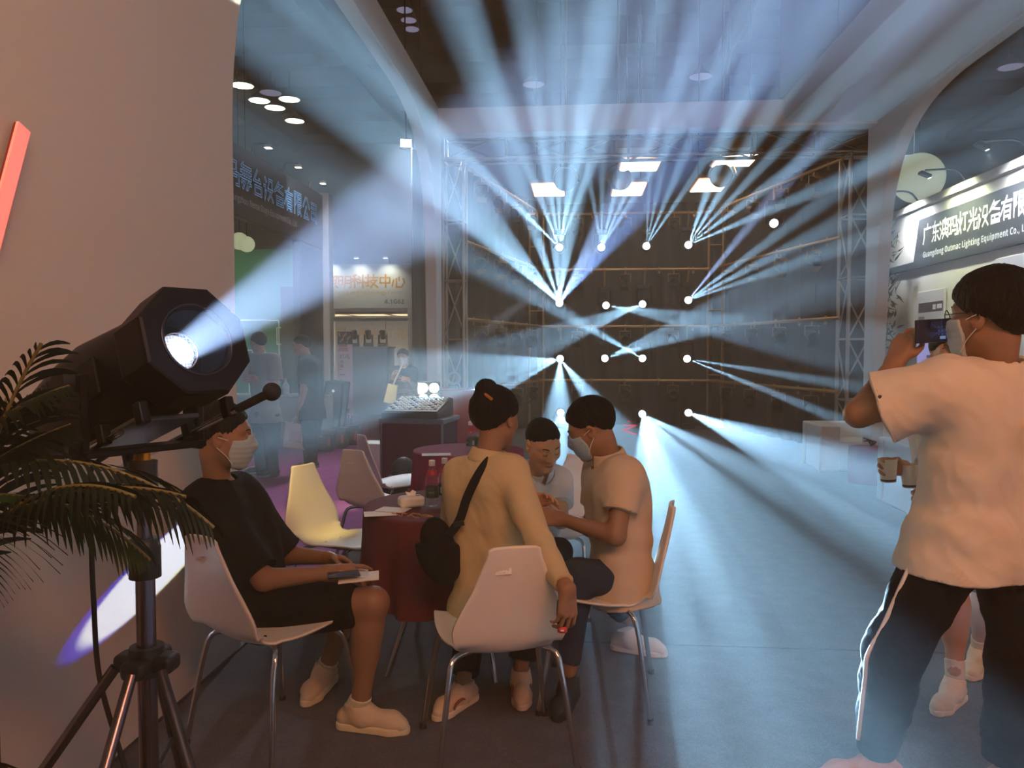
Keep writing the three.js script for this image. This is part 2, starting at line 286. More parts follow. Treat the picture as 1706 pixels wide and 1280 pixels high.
  function movingHead(px, py, lab, beams, hung, o = {}) {
    const s = at(px, py, o.D || DR), dirs = beams.map(b => at(b[0], b[1], b[2] ?? 6).sub(s).normalize());
    const mean = dirs.reduce((a, d) => a.add(d), V(0, 0, 0)).normalize();
    const c = s.clone().addScaledVector(mean, -.13), t = thing('moving_head', lab, 'stage light', c.toArray());
    const q = new THREE.Quaternion().setFromUnitVectors(V(0, 1, 0), mean);
    const h = part('head', headBody, M.blackMetal, t); h.quaternion.copy(q);
    part('lens', lensG, M.lens, h);
    const rowBar = [3.98, 2.95, 1.9, .9].filter(y => y > c.y + .3).pop(), up = hung ? 1 : -1, yb = up > 0 ? .3 : Math.max(-.3, -c.y + .046);
    const pan = Math.atan2(mean.x, mean.z);
    part('base', baseG.clone().translate(0, yb, 0).rotateY(pan), M.blackMetal, t);
    if (hung) part('hook_clamp', merge([rod([0, yb, 0], [0, rowBar - c.y - .03, -DR - c.z], .018), new THREE.TorusGeometry(.034, .012, 6, 14).rotateY(Math.PI / 2).translate(0, rowBar - c.y, -DR - c.z)]), M.bar, t);
    for (const k of [-1, 1]) part('yoke_arm', rbox(.03, Math.abs(yb) + .02, .09, .01).translate(k * .125, yb / 2, 0).rotateY(pan), M.blackMetal, t);
    beams.forEach((b, i) => spot('beam', b[5] ?? (o.color || COOL), (b[3] ?? 1) * 19500, s.clone().addScaledVector(dirs[i], .05), s.clone().addScaledVector(dirs[i], 4), (b[4] ?? .62) * 1.15, .6, .004));
  }
  const B1 = 'top row of lit moving heads';
  movingHead(932, 412, 'lit moving head at the left end of the top row', [[700, 190, 7, 1.3, .9], [770, 0, 5, 1, .8], [862, 0, 5, .9], [930, 0, 5, .9], [1010, 0, 5, 1.1, .8], [1080, 40, 5, .9]], 1);
  movingHead(1002, 412, 'lit moving head second from left in the top row', [[955, 150, 6, .6, .5], [1005, 150, 6, .6, .5], [1110, 0, 5, .8], [1190, 0, 5, .8], [1270, 0, 5, .8]], 1);
  movingHead(1077, 410, 'lit moving head third from left in the top row', [[1090, 130, 6, .5, .45], [1160, 0, 5, .6, .5], [1250, 0, 5, .7], [1360, 0, 5, .8]], 1);
  movingHead(1147, 408, 'lit moving head at the right end of the top row', [[1290, 0, 5, .9, .8], [1400, 0, 5, .9, .8], [1510, 20, 5, .9], [1620, 60, 5, .9, .8], [1660, 190, 5, 1, .7]], 1);
  movingHead(932, 505, 'lit moving head at the left of the second row, widest beams', [[690, 280, 7, 1.3, 1.5], [700, 215, 6.5, .9, 1.3], [800, 120, 6, 1, 1.1], [895, 0, 5, .9, 1.1], [985, 60, 5, .8, 1.4], [1110, 190, 6, .8, 1.4, 0xa4c8ff], [1210, 175, 6, .7, 1.5, 0x90b8ff]], 1);
  movingHead(1010, 509, 'small lit head upper left of the four in the middle', [[1420, 560, 7.5, .42, 1.2], [1420, 605, 7.5, .42, 1.2]], 1);
  movingHead(1070, 507, 'small lit head upper right of the four in the middle', [[740, 600, 8, .42, 1.2], [740, 640, 8, .42, 1.2], [745, 668, 8, .42, 1.2]], 1);
  movingHead(1147, 500, 'lit moving head at the right of the second row', [[1380, 215, 7, .75, .8, 0xb0ccff], [1440, 285, 7, .7, .8], [1440, 350, 7, .75, .8], [1440, 400, 7, .65, .7]], 1);
  movingHead(933, 598, 'lit moving head at the left of the third row, beams downward', [[385, 606, 4.2, .65, 1], [385, 680, 4.2, .65, 1], [385, 770, 4.2, .8, 1.05], [385, 880, 4.2, .8, 1.1], [928, 800, 5, .8, 1.3], [1085, 790, 5.5, .9, 1.2]], 1);
  movingHead(1008, 597, 'small lit head lower left of the four in the middle', [[1330, 440, 8, .42, 1.2], [1330, 480, 8, .42, 1.2], [1340, 505, 8, .42, 1.2]], 1);
  movingHead(1070, 597, 'small lit head lower right of the four in the middle', [[745, 420, 8, .42, 1.2], [790, 430, 8, .42, 1.2]], 1);
  movingHead(1145, 598, 'lit moving head at the right of the third row', [[1400, 640, 8, .8, .6], [1400, 700, 8, 1, .6]], 1);
  movingHead(934, 688, 'lit floor head behind the heads of the seated people', [[940, 800, 7, .7, .9], [1000, 830, 6, .7, .9], [870, 830, 6, .5, .9]], 0);
  movingHead(1070, 690, 'lit floor head in the bottom row, right of the middle', [[1085, 960, 3.6, 1.2, 1], [1150, 980, 3.5, 1.6, 1], [1235, 1000, 3.3, 1.5, .9], [1340, 960, 3.5, 1.3, 1], [1500, 920, 4.0, 1.2, 1]], 0);
  movingHead(1147, 688, 'lit floor head at the right end of the bottom row', [[1400, 760, 6.4, 1.4, .9], [1440, 800, 5.6, 1.4, 1.0], [1470, 860, 4.6, 1.3, 1.0]], 0);
  // light thrown on the near wall by a head on the right wing: white with a blue rim
  function wallHead(src, wp, lab, cone, I) {
    const c = src.clone(), t = thing('moving_head', lab, 'stage light', c.toArray()), dir = wp.clone().sub(src).normalize(), f = src.clone().addScaledVector(dir, .05);
    const h = part('head', headBody, M.blackMetal, t); h.quaternion.setFromUnitVectors(V(0, 1, 0), dir); h.position.copy(dir.clone().multiplyScalar(-.13)); part('lens', lensG, M.lens, h);
    part('base', baseG.clone().translate(0, .3, 0), M.blackMetal, t); part('hook_pole', rod([0, .3, 0], [0, 4.0 - src.y, 0], .018), M.bar, t); for (const k of [-1, 1]) part('yoke_arm', rbox(.03, .32, .09, .01).translate(k * .125, .15, 0), M.blackMetal, t);
    spot('beam', 0xf6ffe8, I, f, wp, cone, .15, .01);
  }
  { const w = V(-1.66, .62, -2.97), b = at(1002, 412, DR), f = b.clone().addScaledVector(w.clone().sub(b).normalize(), .2);   // second beam of the top-row head: white patch with a blue rim low on the near wall
    spot('beam', 0xf4ffd0, 3600, f, w, .41, .12, .004); spot('beam', 0x1a2cff, 2200, f, w.clone().add(V(0, -.014, .09)), .43, .12, .004); }
  wallHead(at(1290, 300, 12.6).setY(3.45), at(392, -38, 3.66).setX(-1.66), 'moving head on the right wing aimed at the top of the near wall', .55, 1300);
  // soft panels under the stage roof
  const warmM = std(0xc88a4a, .6);
  const panels = [[914, 317, 13.4, 'left of the rear row'], [1047, 316, 13.4, 'middle of the rear row'], [1183, 309, 13.4, 'right of the rear row'], [1066, 275, 11.6, 'middle of the front row'], [1225, 267, 11.6, 'right of the front row']];
  for (const [px, py, D, lab] of panels) {
    const p = at(px, py, D);
    areaLight('panel_lamp', 0xfff0dc, 4.5, D > 12 ? .52 : .55, D > 12 ? 1.05 : .8, p.toArray(), [p.x, 0, p.z + .001], { label: `glowing white soft panel under the stage roof, ${lab}`, glow: 4, casing: warmM });
    const t = thing('panel_hanger', `suspension rods holding the soft panel at the ${lab}`, 'hanger', p.toArray());
    for (const k of [-1, 1]) part('rod', rod([k * .2, .07, 0], [k * .2, 11.98 - p.y - .4, 0], .008, 6), M.blackMetal, t);
  }
  for (const [px, py, lab] of [[1062, 240, 'middle'], [1214, 240, 'right']]) { const p = at(px, py, 11.08); const t = thing('panel_lamp', `unlit amber soft panel behind the header truss, ${lab}`, 'lamp', p.toArray()); part('casing', rbox(.6, .16, .3, .02), warmM, t); part('diffuser', rbox(.54, .02, .26, .005).translate(0, -.085, 0), std(0xe8c8a0, .6), t); part('hanger', rod([0, .08, 0], [0, 7.1, 0], .008), M.blackMetal, t); }
  // round fans / followspots hung under the header
  for (const [px, py, D, lab] of [[942, 300, 12, 'left'], [1030, 298, 12, 'middle'], [1203, 293, 12, 'right']]) {
    const p = at(px, py, D), t = thing('hanging_spotlight', `dark round spotlight hung among the soft panels, ${lab}`, 'stage light', p.toArray(), rr(-.6, .6));
    part('housing', lathe([[0, -.16], [.1, -.15], [.165, -.05], [.17, .12], [.15, .13], [.14, .05], [0, .02]]).rotateX(1.75), M.blackMetal, t);
    part('yoke', merge([new THREE.TorusGeometry(.2, .012, 8, 24, Math.PI), rod([0, .2, 0], [0, 11.5 - p.y, 0], .014)]), M.bar, t);
    part('knob', cyl(.03, .03, .03, 12).rotateZ(Math.PI / 2).translate(.2, 0, 0), M.blackMetal, t);
  }
  // hooks and cables on the right wing and the red glowing characters behind the seated men
  const red = new THREE.MeshStandardMaterial({ color: 0xd00820, emissive: 0xff1030, emissiveIntensity: .5 });
  const lt = thing('neon_lettering', 'red glowing neon characters low on the dark backdrop', 'sign', at(1062, 712, 13.6).toArray());
  ['之', '声'].forEach((ch, c) => { for (const st of GLYPH[ch].split(' ')) { const q = []; for (let i = 0; i + 1 < st.length; i += 2) q.push(V(-.27 + c * .3 + st[i] * .028, .11 - st[i + 1] * .026, 0)); part('neon_tube', merge(q.slice(1).map((b, i) => rod(q[i], b, .014, 6))), red, lt); } });
  part('stand', rbox(.62, .04, .06, .01).translate(-.02, -.16, 0), M.blackMetal, lt); for (const k of [-1, 1]) part('leg', rod([k * .24, -.17, 0], [k * .24, -at(1062, 712, 13.6).y + .003, 0], .014), M.blackMetal, lt);
}
// ---------- chairs, tables and what stands on them ----------
function chairShell() {
  const P = [[.205, .418, .165], [.215, .437, .18], [.2, .45, .2], [.13, .452, .212], [.03, .443, .217], [-.06, .434, .205], [-.13, .432, .172], [-.175, .447, .158], [-.205, .487, .188], [-.225, .545, .199], [-.244, .62, .17], [-.262, .69, .136], [-.278, .76, .11], [-.288, .81, .091], [-.292, .835, .087]].map(p => V(...p));
  const C = new THREE.CatmullRomCurve3(P), n = 44, m = 16, top = [], bot = [];
  for (let i = 0; i <= n; i++) {
    const t = i / n, q = C.getPoint(t), d = C.getTangent(t), nz = -d.y, ny = d.x, L = Math.hypot(nz, ny) || 1;   // q = (z, y, half width)
    let hw = q.z; const e0 = Math.min(1, t * 14), e1 = Math.min(1, (1 - t) * 30);
    hw *= (.78 + .22 * Math.sqrt(1 - (1 - e0) ** 2)) * (.86 + .14 * Math.sqrt(1 - (1 - e1) ** 2));
    for (let j = 0; j <= m; j++) {
      const u = j / m * 2 - 1, curl = .022 * u * u * (t < .42 ? 1 : .7), sg = ny > -.2 ? 1 : 1;
      const z = q.x + nz / L * -curl * -1 * (t > .55 ? 1 : 0) * 1, y = q.y + (t < .55 ? curl : 0);
      top.push(V(u * hw, y, z)); bot.push(V(u * hw * .985, y - ny / L * .011 * Math.sign(ny || 1), z - Math.abs(nz / L) * .011));
    }
  }
  const pos = [], idx = [], w = m + 1, K = (n + 1) * w;
  for (const v of [...top, ...bot]) pos.push(v.x, v.y, v.z);
  for (let i = 0; i < n; i++) for (let j = 0; j < m; j++) { const a = i * w + j, b = a + 1, c = a + w, d = c + 1; idx.push(a, c, b, b, c, d, K + a, K + b, K + c, K + b, K + d, K + c); }
  const ring = []; for (let j = 0; j < m; j++) ring.push(j); for (let i = 0; i < n; i++) ring.push(i * w + m); for (let j = m; j > 0; j--) ring.push(n * w + j); for (let i = n; i > 0; i--) ring.push(i * w);
  for (let k = 0; k < ring.length; k++) { const a = ring[k], b = ring[(k + 1) % ring.length]; idx.push(a, b, K + a, b, K + b, K + a); }
  let g = new THREE.BufferGeometry(); g.setAttribute('position', new THREE.Float32BufferAttribute(pos, 3)); g.setIndex(idx); g.computeVertexNormals();
  const uv = new Float32Array(pos.length / 3 * 2); for (let i = 0; i < pos.length / 3; i++) { uv[i * 2] = pos[i * 3]; uv[i * 2 + 1] = pos[i * 3 + 1]; } g.setAttribute('uv', new THREE.BufferAttribute(uv, 2));
  return g;
}
const printTex = canvasTex(128, 64, (x, w, h) => { x.fillStyle = '#e6e0d8'; x.fillRect(0, 0, w, h); x.strokeStyle = '#7d746c'; write(x, '明台科公', 14, 8, 20, 3, 1.25); x.fillStyle = '#8a8078'; x.font = '13px sans-serif'; x.fillText('M.S. JIAJU', 26, 52); });
let chair0;
function chair(x, z, dx, dz, label) {
  if (!chair0) {
    const t = chair0 = thing('plastic_chair', label, 'chair', [0, 0, 0], 0, 'white plastic chairs with chrome legs');
    part('seat_shell', chairShell(), M.shell, t);
    for (const [a, b] of [[-1, 1], [1, 1], [-1, -1], [1, -1]]) part('leg', tube([[a * .05, .425, b * .09], [a * .14, .42, b * .12], [a * .185, .405, b * .15], [a * .2, .34, b * .172], [a * .225, .16, b * .2], [a * .245, .008, b * .222]], .0105, 10, 26), M.chrome, t);
    part('under_plate', rbox(.2, .014, .24, .005).translate(0, .421, 0), M.steel, t);
    for (const [a, b] of [[-1, 1], [1, 1], [-1, -1], [1, -1]]) part('foot_cap', cyl(.013, .014, .02, 10).translate(a * .246, .01, b * .223), M.rubber, t);
    const pl = new THREE.PlaneGeometry(.055, .024).rotateY(Math.PI).rotateX(.13).translate(.035, .752, -.2905); part('maker_print', pl, std(0xffffff, .4, 0, { map: printTex }), t);
  }
  const c = chair0.userData.placed ? copyOf(chair0, label) : chair0; chair0.userData.placed = 1; c.userData.label = label;
  c.position.set(x, 0, z); c.rotation.set(0, Math.atan2(dx, dz), 0); return c;
}
chair(-.29, -2.81, -.3, -.95, 'white plastic chair seen from behind, under the woman with the hair bun');
chair(-1.13, -2.83, .5, -.87, 'white plastic chair beside the near wall, under the man in the black tee');
chair(.1, -3.32, -1, -.1, 'white plastic chair seen side-on, under the man in the peach polo shirt');
chair(-1.25, -4.12, .85, .4, 'empty white chair lit yellow on its backrest, behind the red table');
chair(-1.3, -5.16, .4, -.92, 'empty white chair nearer of two overlapping by the purple carpet edge');
chair(-1.36, -5.92, .8, -.6, 'empty white chair farther of two overlapping, before the console case');
chair(-.08, -4.5, -.35, .94, 'white plastic chair under the man with the blue lanyard');

function roundTable(x, z, r, m, hem, label, clothLabel, foldN = 11) {
  const t = thing('round_table', label, 'table', [x, 0, z]);
  part('tabletop', cyl(r, r, .025, 48).translate(0, .735, 0), M.whitePaint, t);
  for (let i = 0; i < 4; i++) { const a = i * Math.PI / 2 + .5; part('leg', rod([Math.cos(a) * .1, .72, Math.sin(a) * .1], [Math.cos(a + .35) * r * .85, .012, Math.sin(a + .35) * r * .85], .014, 10), M.chrome, t); }
  part('brace', new THREE.TorusGeometry(.14, .009, 8, 24).rotateX(Math.PI / 2).translate(0, .55, 0), M.chrome, t);
  const n = 120, rows = [[0, .7505], [.5, .7505], [.94, .7505], [1, .748], [1.012, .735], [1.015, .69], [1.02, .6], [1.028, .5], [1.036, hem]], pos = [], uv = [], idx = [];
  rows.forEach(([k, y], j) => { for (let i = 0; i <= n; i++) { const a = i / n * Math.PI * 2, f = j > 4 ? (.735 - y) * (.055 * Math.sin(a * foldN + .6 * Math.sin(a * 3)) + .02 * Math.sin(a * 23)) : 0, R = r * k + f; pos.push(Math.cos(a) * R, y, Math.sin(a) * R); uv.push(a * r, y + k * r * (j < 4 ? 1 : 0)); } });
  for (let j = 0; j < rows.length - 1; j++) for (let i = 0; i < n; i++) { const a = j * (n + 1) + i; idx.push(a, a + 1, a + n + 1, a + 1, a + n + 2, a + n + 1); }
  const g = new THREE.BufferGeometry(); g.setAttribute('position', new THREE.Float32BufferAttribute(pos, 3)); g.setAttribute('uv', new THREE.Float32BufferAttribute(uv, 2)); g.setIndex(idx); g.computeVertexNormals(); g.translate(x, 0, z);
  solo('tablecloth', g, m, clothLabel, 'tablecloth');
}
roundTable(-.58, -3.62, .41, M.burgundy, .33, 'round table with chrome legs in front of the seated people', 'dark red cloth over the nearest round table, hanging in folds');
roundTable(-.78, -5.62, .4, M.magenta, .05, 'round table farther back beside the empty chairs', 'magenta cloth over the farther round table', 9);
// bottles
const bottleBody = lathe([[0, 0], [.026, 0], [.031, .006], [.0305, .03], [.029, .034], [.0305, .038], [.0305, .1], [.029, .104], [.0305, .108], [.03, .125], [.022, .158], [.014, .178], [.0125, .19], [0, .19]], 20), capG = lathe([[0, .188], [.015, .188], [.015, .212], [.013, .214], [0, .214]], 16), lblG = new THREE.CylinderGeometry(.0311, .0311, .05, 20, 1, true).translate(0, .066, 0);
const labelTex = canvasTex(256, 64, (x, w, h) => { x.fillStyle = '#2b3a2c'; x.fillRect(0, 0, w, h); x.fillStyle = '#cfd8d0'; x.fillRect(90, 14, 26, 36); x.fillStyle = '#27402a'; for (let i = 0; i < 6; i++) for (let j = 0; j < 8; j++) if ((i * 7 + j * 3) % 3) x.fillRect(92 + i * 4, 16 + j * 4, 3, 3); x.fillStyle = '#b8c4ba'; x.font = '12px sans-serif'; x.fillText('water', 20, 36); x.fillText('550 ml', 180, 36); });
const lblM = std(0xffffff, .5, 0, { map: labelTex, side: THREE.DoubleSide }), capM = std(0xe8e6e2, .5), redM = std(0xb01818, .5);
let bottle0;
function bottle(p, label, group, s = 1) {
  const c = bottle0 ? copyOf(bottle0, label) : (() => { const t = bottle0 = thing('water_bottle', label, 'bottle', [0, 0, 0], 0, group); part('body', bottleBody, M.glass, t); part('cap', capG, capM, t); part('label', lblG, lblM, t); part('neck_seal', lathe([[.0255, .146], [.0232, .156], [.02, .165]], 12), redM, t); return t; })();
  c.userData.group = group; c.position.copy(vec(p)); c.scale.setScalar(s); c.rotation.set(0, rr(0, 6), 0); return c;
}
const TT = .7515, tp = (px, py, y = TT) => floorAt(px, py, y);
bottle(tp(720, 843), 'clear water bottle with a dark green label, left of two on the red table', 'water bottles on the red table');
bottle(tp(741, 838), 'clear water bottle half hidden beside the other, on the red table', 'water bottles on the red table');
{
  const p = tp(685, 846), t = thing('tissue_pack', 'white plastic pack of tissues on the red table', 'tissues', p.toArray(), .5);
  const g = rbox(.115, .062, .075, .018, 4), q = g.attributes.position; for (let i = 0; i < q.count; i++) q.setY(i, q.getY(i) * (1 - .25 * Math.abs(q.getX(i)) / .057) + .004 * N3(q.getX(i) * 60, q.getY(i) * 60, q.getZ(i) * 60)); g.computeVertexNormals();
  part('pack', g.translate(0, .03, 0), M.paper, t); part('tissue', prism([[-.02, 0], [-.028, .02], [-.005, .014], [.008, .026], [.024, .016], [.018, 0]], .012, .002).translate(0, .056, 0), std(0xf4f4f2, .9), t); part('print', rbox(.02, .002, .012, .0008).translate(.03, .056, .01), std(0x3a3ab0, .6), t);
  for (const [px, py, a, lab] of [[633, 856, .3, 'thin white leaflet lying flat at the left of the red table'], [655, 851, -.2, 'second white leaflet overlapping the first on the red table']]) { const b = tp(px, py, TT + .003); const m = solo('leaflet', rbox(.14, .003, .1, .001).rotateY(a).translate(b.x, b.y + (a < 0 ? .004 : 0), b.z), M.paper, lab, 'paper'); }
  const sn = thing('snack_twist', 'twisted yellow ribbon scraps lying on the red table', 'ribbon', tp(690, 860, TT + .004).toArray());
  for (let i = 0; i < 7; i++) { const a = i * .9, x = rr(-.06, .09), z = rr(-.02, .02); part('ribbon', tube([[x, 0, z], [x + .02 * Math.cos(a), .005, z + .02 * Math.sin(a)], [x + .045 * Math.cos(a + .5), .001, z + .04 * Math.sin(a + .5)], [x + .06 * Math.cos(a), .004, z + .05 * Math.sin(a + .8)]], .0022, 6), std(0xd0922a, .5), sn); }
}
// pack of water bottles on the far table, one bottle each
{ let k = 0; const b = V(-.73, TT, -5.54); for (let i = 0; i < 4; i++) for (let j = 0; j < 3; j++) bottle([b.x - .02 + i * .066, TT, b.z - j * .068 + .05], `clear water bottle in the pack on the magenta table, ${['front', 'middle', 'back'][j]} row, ${['leftmost', 'second', 'third', 'rightmost'][i]}`, 'bottles of the pack on the magenta table'); 
  for (let i = 0; i < 3; i++) bottle([b.x + .02 + i * .07, TT + .215, b.z], `clear water bottle stacked on top of the pack on the magenta table, ${['left', 'middle', 'right'][i]}`, 'bottles on top of the pack');
  const pp = V(-.96, TT + .002, -5.3); solo('leaflet', rbox(.2, .003, .12, .001).rotateY(.2).translate(pp.x, pp.y, pp.z), M.paper, 'white crumpled paper on the farther magenta table', 'paper'); }

// ---------- follow spot on its stand ----------
{
  const front = at(330, 566, 1.68), rear = at(128, 692, 1.98), ax = front.clone().sub(rear).normalize(), L = front.distanceTo(rear) + .1;
  const xr = V(0, 1, 0).cross(ax).normalize(), yu = ax.clone().cross(xr), B = new THREE.Matrix4().makeBasis(xr, yu, ax);
  const t = thing('follow_spot', 'big black stage follow spot on a tripod, throwing a wide white beam', 'stage light', front.toArray()); t.setRotationFromMatrix(B);
  const sp = (c, r) => new THREE.MeshPhysicalMaterial({ color: c, roughness: r, specularIntensity: .3 }), blk = sp(0x08080a, .42), dk = sp(0x0b0b0f, .5);
  function loft(S, n = 40, e = 3) { const pos = [], idx = []; S.forEach(([z, rx, ry, oy = 0]) => { for (let i = 0; i <= n; i++) { const a = i / n * Math.PI * 2, c = Math.cos(a), s = Math.sin(a); pos.push(rx * Math.sign(c) * Math.abs(c) ** (2 / e), oy + ry * Math.sign(s) * Math.abs(s) ** (2 / e), z); } }); for (let j = 0; j < S.length - 1; j++) for (let i = 0; i < n; i++) { const a = j * (n + 1) + i; idx.push(a, a + 1, a + n + 1, a + 1, a + n + 2, a + n + 1); } const g = new THREE.BufferGeometry(); g.setAttribute('position', new THREE.Float32BufferAttribute(pos, 3)); g.setIndex(idx); g.computeVertexNormals(); g.setAttribute('uv', new THREE.Float32BufferAttribute(new Float32Array(pos.length / 3 * 2), 2)); return g; }
  const dbl = blk.clone(); dbl.side = THREE.DoubleSide;
  part('body', loft([[-L, .001, .001], [-L, .07, .07], [-L + .03, .095, .1], [-L + .2, .112, .118], [-L + .34, .118, .125], [-.2, .1, .112], [-.1, .098, .105], [-.09, .09, .1]], 48, 3.2), dbl, t);
  const oct = []; for (let i = 0; i < 8; i++) { const a = (i + .5) * Math.PI / 4; oct.push([Math.cos(a) * .128, Math.sin(a) * .128]); }
  const sh = new THREE.Shape(oct.map(p => new THREE.Vector2(...p))); sh.holes.push(new THREE.Path().absarc(0, 0, .082, 0, Math.PI * 2, true));
  part('front_bezel', new THREE.ExtrudeGeometry(sh, { depth: .1, bevelEnabled: true, bevelSize: .008, bevelThickness: .01, bevelSegments: 2, curveSegments: 40 }).translate(0, 0, -.11), dk, t);
  const trim = part('lens_barrel', new THREE.CylinderGeometry(.083, .083, .2, 40, 1, true).rotateX(Math.PI / 2).translate(0, 0, -.1), dbl, t);
  part('lens_ring', new THREE.TorusGeometry(.083, .003, 8, 48).translate(0, 0, .0), std(0x33343c, .25, .6), t);
  // glowing lamp module: lens disc with a lattice of ribs, and the reflector behind it
  const lm = new THREE.MeshStandardMaterial({ color: 0xffffff, emissive: 0xcfe2ff, emissiveIntensity: 1.25 });
  const lz = -.085;
  part('lens', lathe([[.002, -.4], [.044, -.01], [.03, .003], [0, .005]], 16).rotateX(Math.PI / 2).translate(0, 0, lz), lm, t);
  const ribs = []; for (let i = -5; i <= 5; i++) { const h = Math.sqrt(Math.max(0, .043 ** 2 - (i * .0078) ** 2)); ribs.push(rod([i * .0078, -h, .005], [i * .0078, h, .005], .0006, 4), rod([-h, i * .0078, .005], [h, i * .0078, .005], .0006, 4)); }
  const rg = part('lens_lattice', merge(ribs).translate(0, 0, lz), std(0xb8c4dc, .4), t); rg.userData.kind = 'stuff';
  part('lens_rim', new THREE.TorusGeometry(.045, .002, 8, 40).translate(0, 0, lz + .004), std(0xd0d4dc, .2, .8), t);
  const apex = front.clone().addScaledVector(ax, lz - .37), cone4 = Math.atan(.034 / .37) * 180 / Math.PI;
  spot('follow_spot_light', 0xb4d0ff, 2100, apex, front, cone4, .35, .002);
  // fins on the side, rails below, yoke and base
  for (let i = 0; i < 6; i++) part('cooling_slot', rbox(.005, .05, .012, .002).translate(-.118, .03, -L + .13 + i * .026), std(0x08080a, .8), t);
  part('side_panel', rbox(.008, .09, .2, .003).translate(.113, .0, -.34), dk, t); part('side_panel', rbox(.008, .09, .2, .003).translate(-.114, .0, -.34), dk, t);
  const txt = canvasTex(256, 64, (x, w, h) => { x.fillStyle = '#141417'; x.fillRect(0, 0, w, h); x.fillStyle = '#7a5a48'; x.font = 'bold 40px sans-serif'; x.fillText('AMLED', 8, 46); x.strokeStyle = '#7a5a48'; write(x, '中心', 160, 16, 32, 4); });
  part('side_lettering', new THREE.PlaneGeometry(.17, .042).rotateY(Math.PI / 2).translate(.1175, -.055, -L + .2), std(0xffffff, .5, 0, { map: txt }), t);
  part('underside_tray', rbox(.16, .012, .36, .004).translate(0, -.128, -.36), std(0x6d7276, .4, .6), t);
  for (const k of [-1, 1]) { part('rail', rod([k * .105, -.15, -L + .06], [k * .105, -.15, k > 0 ? -.02 : -.2], .008, 12), M.chrome, t); for (const z of [-L + .12, -.28, -.1]) part('rail_bracket', rbox(.024, .05, .03, .005).translate(k * .105, -.135, z), blk, t); }
  const gr = part('grip', rod([.105, -.15, -.06], [.105, -.15, .07], .0105, 12), M.rubber, t); part('grip_knob', new THREE.SphereGeometry(.021, 16, 12).translate(.105, -.15, .075), M.rubber, gr);
  for (const [k, y] of [[-.04, -.01], [.02, -.006], [.05, -.02]]) part('indicator', rbox(.004, .006, .008, .001).translate(.118, .055 + y, -.3 + k), std(0xd8e0e8, .4), t);
  // stand
  const top = at(238, 772, 1.8), X = top.x, Z = top.z, st = thing('tripod_stand', 'dark chrome tripod stand carrying the follow spot', 'stand', [X, 0, Z]);
  const pole = std(0x7a6f78, .22, .95), jt = std(0x18181b, .5);
  part('lower_tube', rod([0, .35, 0], [0, 1.0, 0], .0225, 20), pole, st); part('upper_tube', rod([0, .98, 0], [0, 1.16, 0], .0165, 20), pole, st);
  part('upper_clamp', cyl(.034, .034, .09, 20).translate(0, 1.165, 0), jt, st); part('middle_clamp', lathe([[.0225, .925], [.037, .925], [.037, 1.0], [.033, 1.005], [.033, 1.02], [.017, 1.02]], 20), jt, st);
  part('clamp_knob', cyl(.017, .017, .03, 12).rotateZ(Math.PI / 2).translate(-.045, 1.17, 0), jt, st); part('clamp_knob', cyl(.014, .014, .03, 12).rotateX(Math.PI / 2).translate(.01, .96, .045), jt, st);
  part('brass_ring', cyl(.02, .02, .025, 16).translate(0, 1.225, 0), std(0xc88628, .25, .9), st); part('hub', merge([cyl(.04, .04, .07, 20).translate(0, .72, 0), rbox(.15, .045, .06, .015).translate(0, .715, 0), rbox(.06, .045, .15, .015).translate(0, .715, 0)]), jt, st);
  for (const a of [2.75, .62, 4.4, 1.55]) { const c = Math.cos(a), s = Math.sin(a); const lg = part('leg', rod([c * .07, .71, s * .07], [c * .55, .02, s * .55], .0135, 12), a === .62 ? jt : pole, st); part('rubber_foot', new THREE.SphereGeometry(.022, 12, 8).translate(c * .55, .022, s * .55), M.rubber, lg); part('brace', rod([c * .3, .38, s * .3], [0, .42, 0], .007, 8), jt, st); }
  part('lower_collar', cyl(.032, .032, .05, 16).translate(0, .42, 0), jt, st);
  // yoke between spot and stand
  const mid = rear.clone().lerp(front, .53), yk = thing('spot_yoke', 'black U-shaped yoke holding the follow spot over the tripod', 'bracket', [X, 1.24, Z]);
  part('plate', rbox(.3, .016, .07, .004).applyQuaternion(new THREE.Quaternion().setFromUnitVectors(V(1, 0, 0), xr.clone().setY(0).normalize())), blk, yk);
  for (const k of [-1, 1]) { const pA = mid.clone().addScaledVector(xr, k * .14).sub(yk.position), b = xr.clone().setY(0).normalize().multiplyScalar(k * .145); part('arm', merge([rbox(.02, pA.y + .03, .07, .006).applyQuaternion(new THREE.Quaternion().setFromUnitVectors(V(1, 0, 0), xr.clone().setY(0).normalize())).translate((b.x + pA.x) / 2, pA.y / 2, (b.z + pA.z) / 2)]), blk, yk); part('tilt_knob', cyl(.03, .03, .03, 16).rotateZ(Math.PI / 2).applyMatrix4(B).translate(pA.x + xr.x * k * .025, pA.y, pA.z + xr.z * k * .025), M.rubber, yk); }
  solo('power_cable', tube([rear.clone().add(V(.1, -.1, .02)).toArray(), at(150, 790, 1.86).toArray(), at(152, 900, 1.8).toArray(), at(156, 1000, 1.78).toArray(), at(166, 1130, 1.76).toArray(), at(205, 1270, 1.74).toArray(), at(240, 1400, 1.7).toArray(), at(260, 1560, 1.72).toArray(), floorAt(300, 1680, .008).toArray()], .0065, 8, 80), M.rubber, 'black power cable hanging from the follow spot along the tripod', 'cable');
}
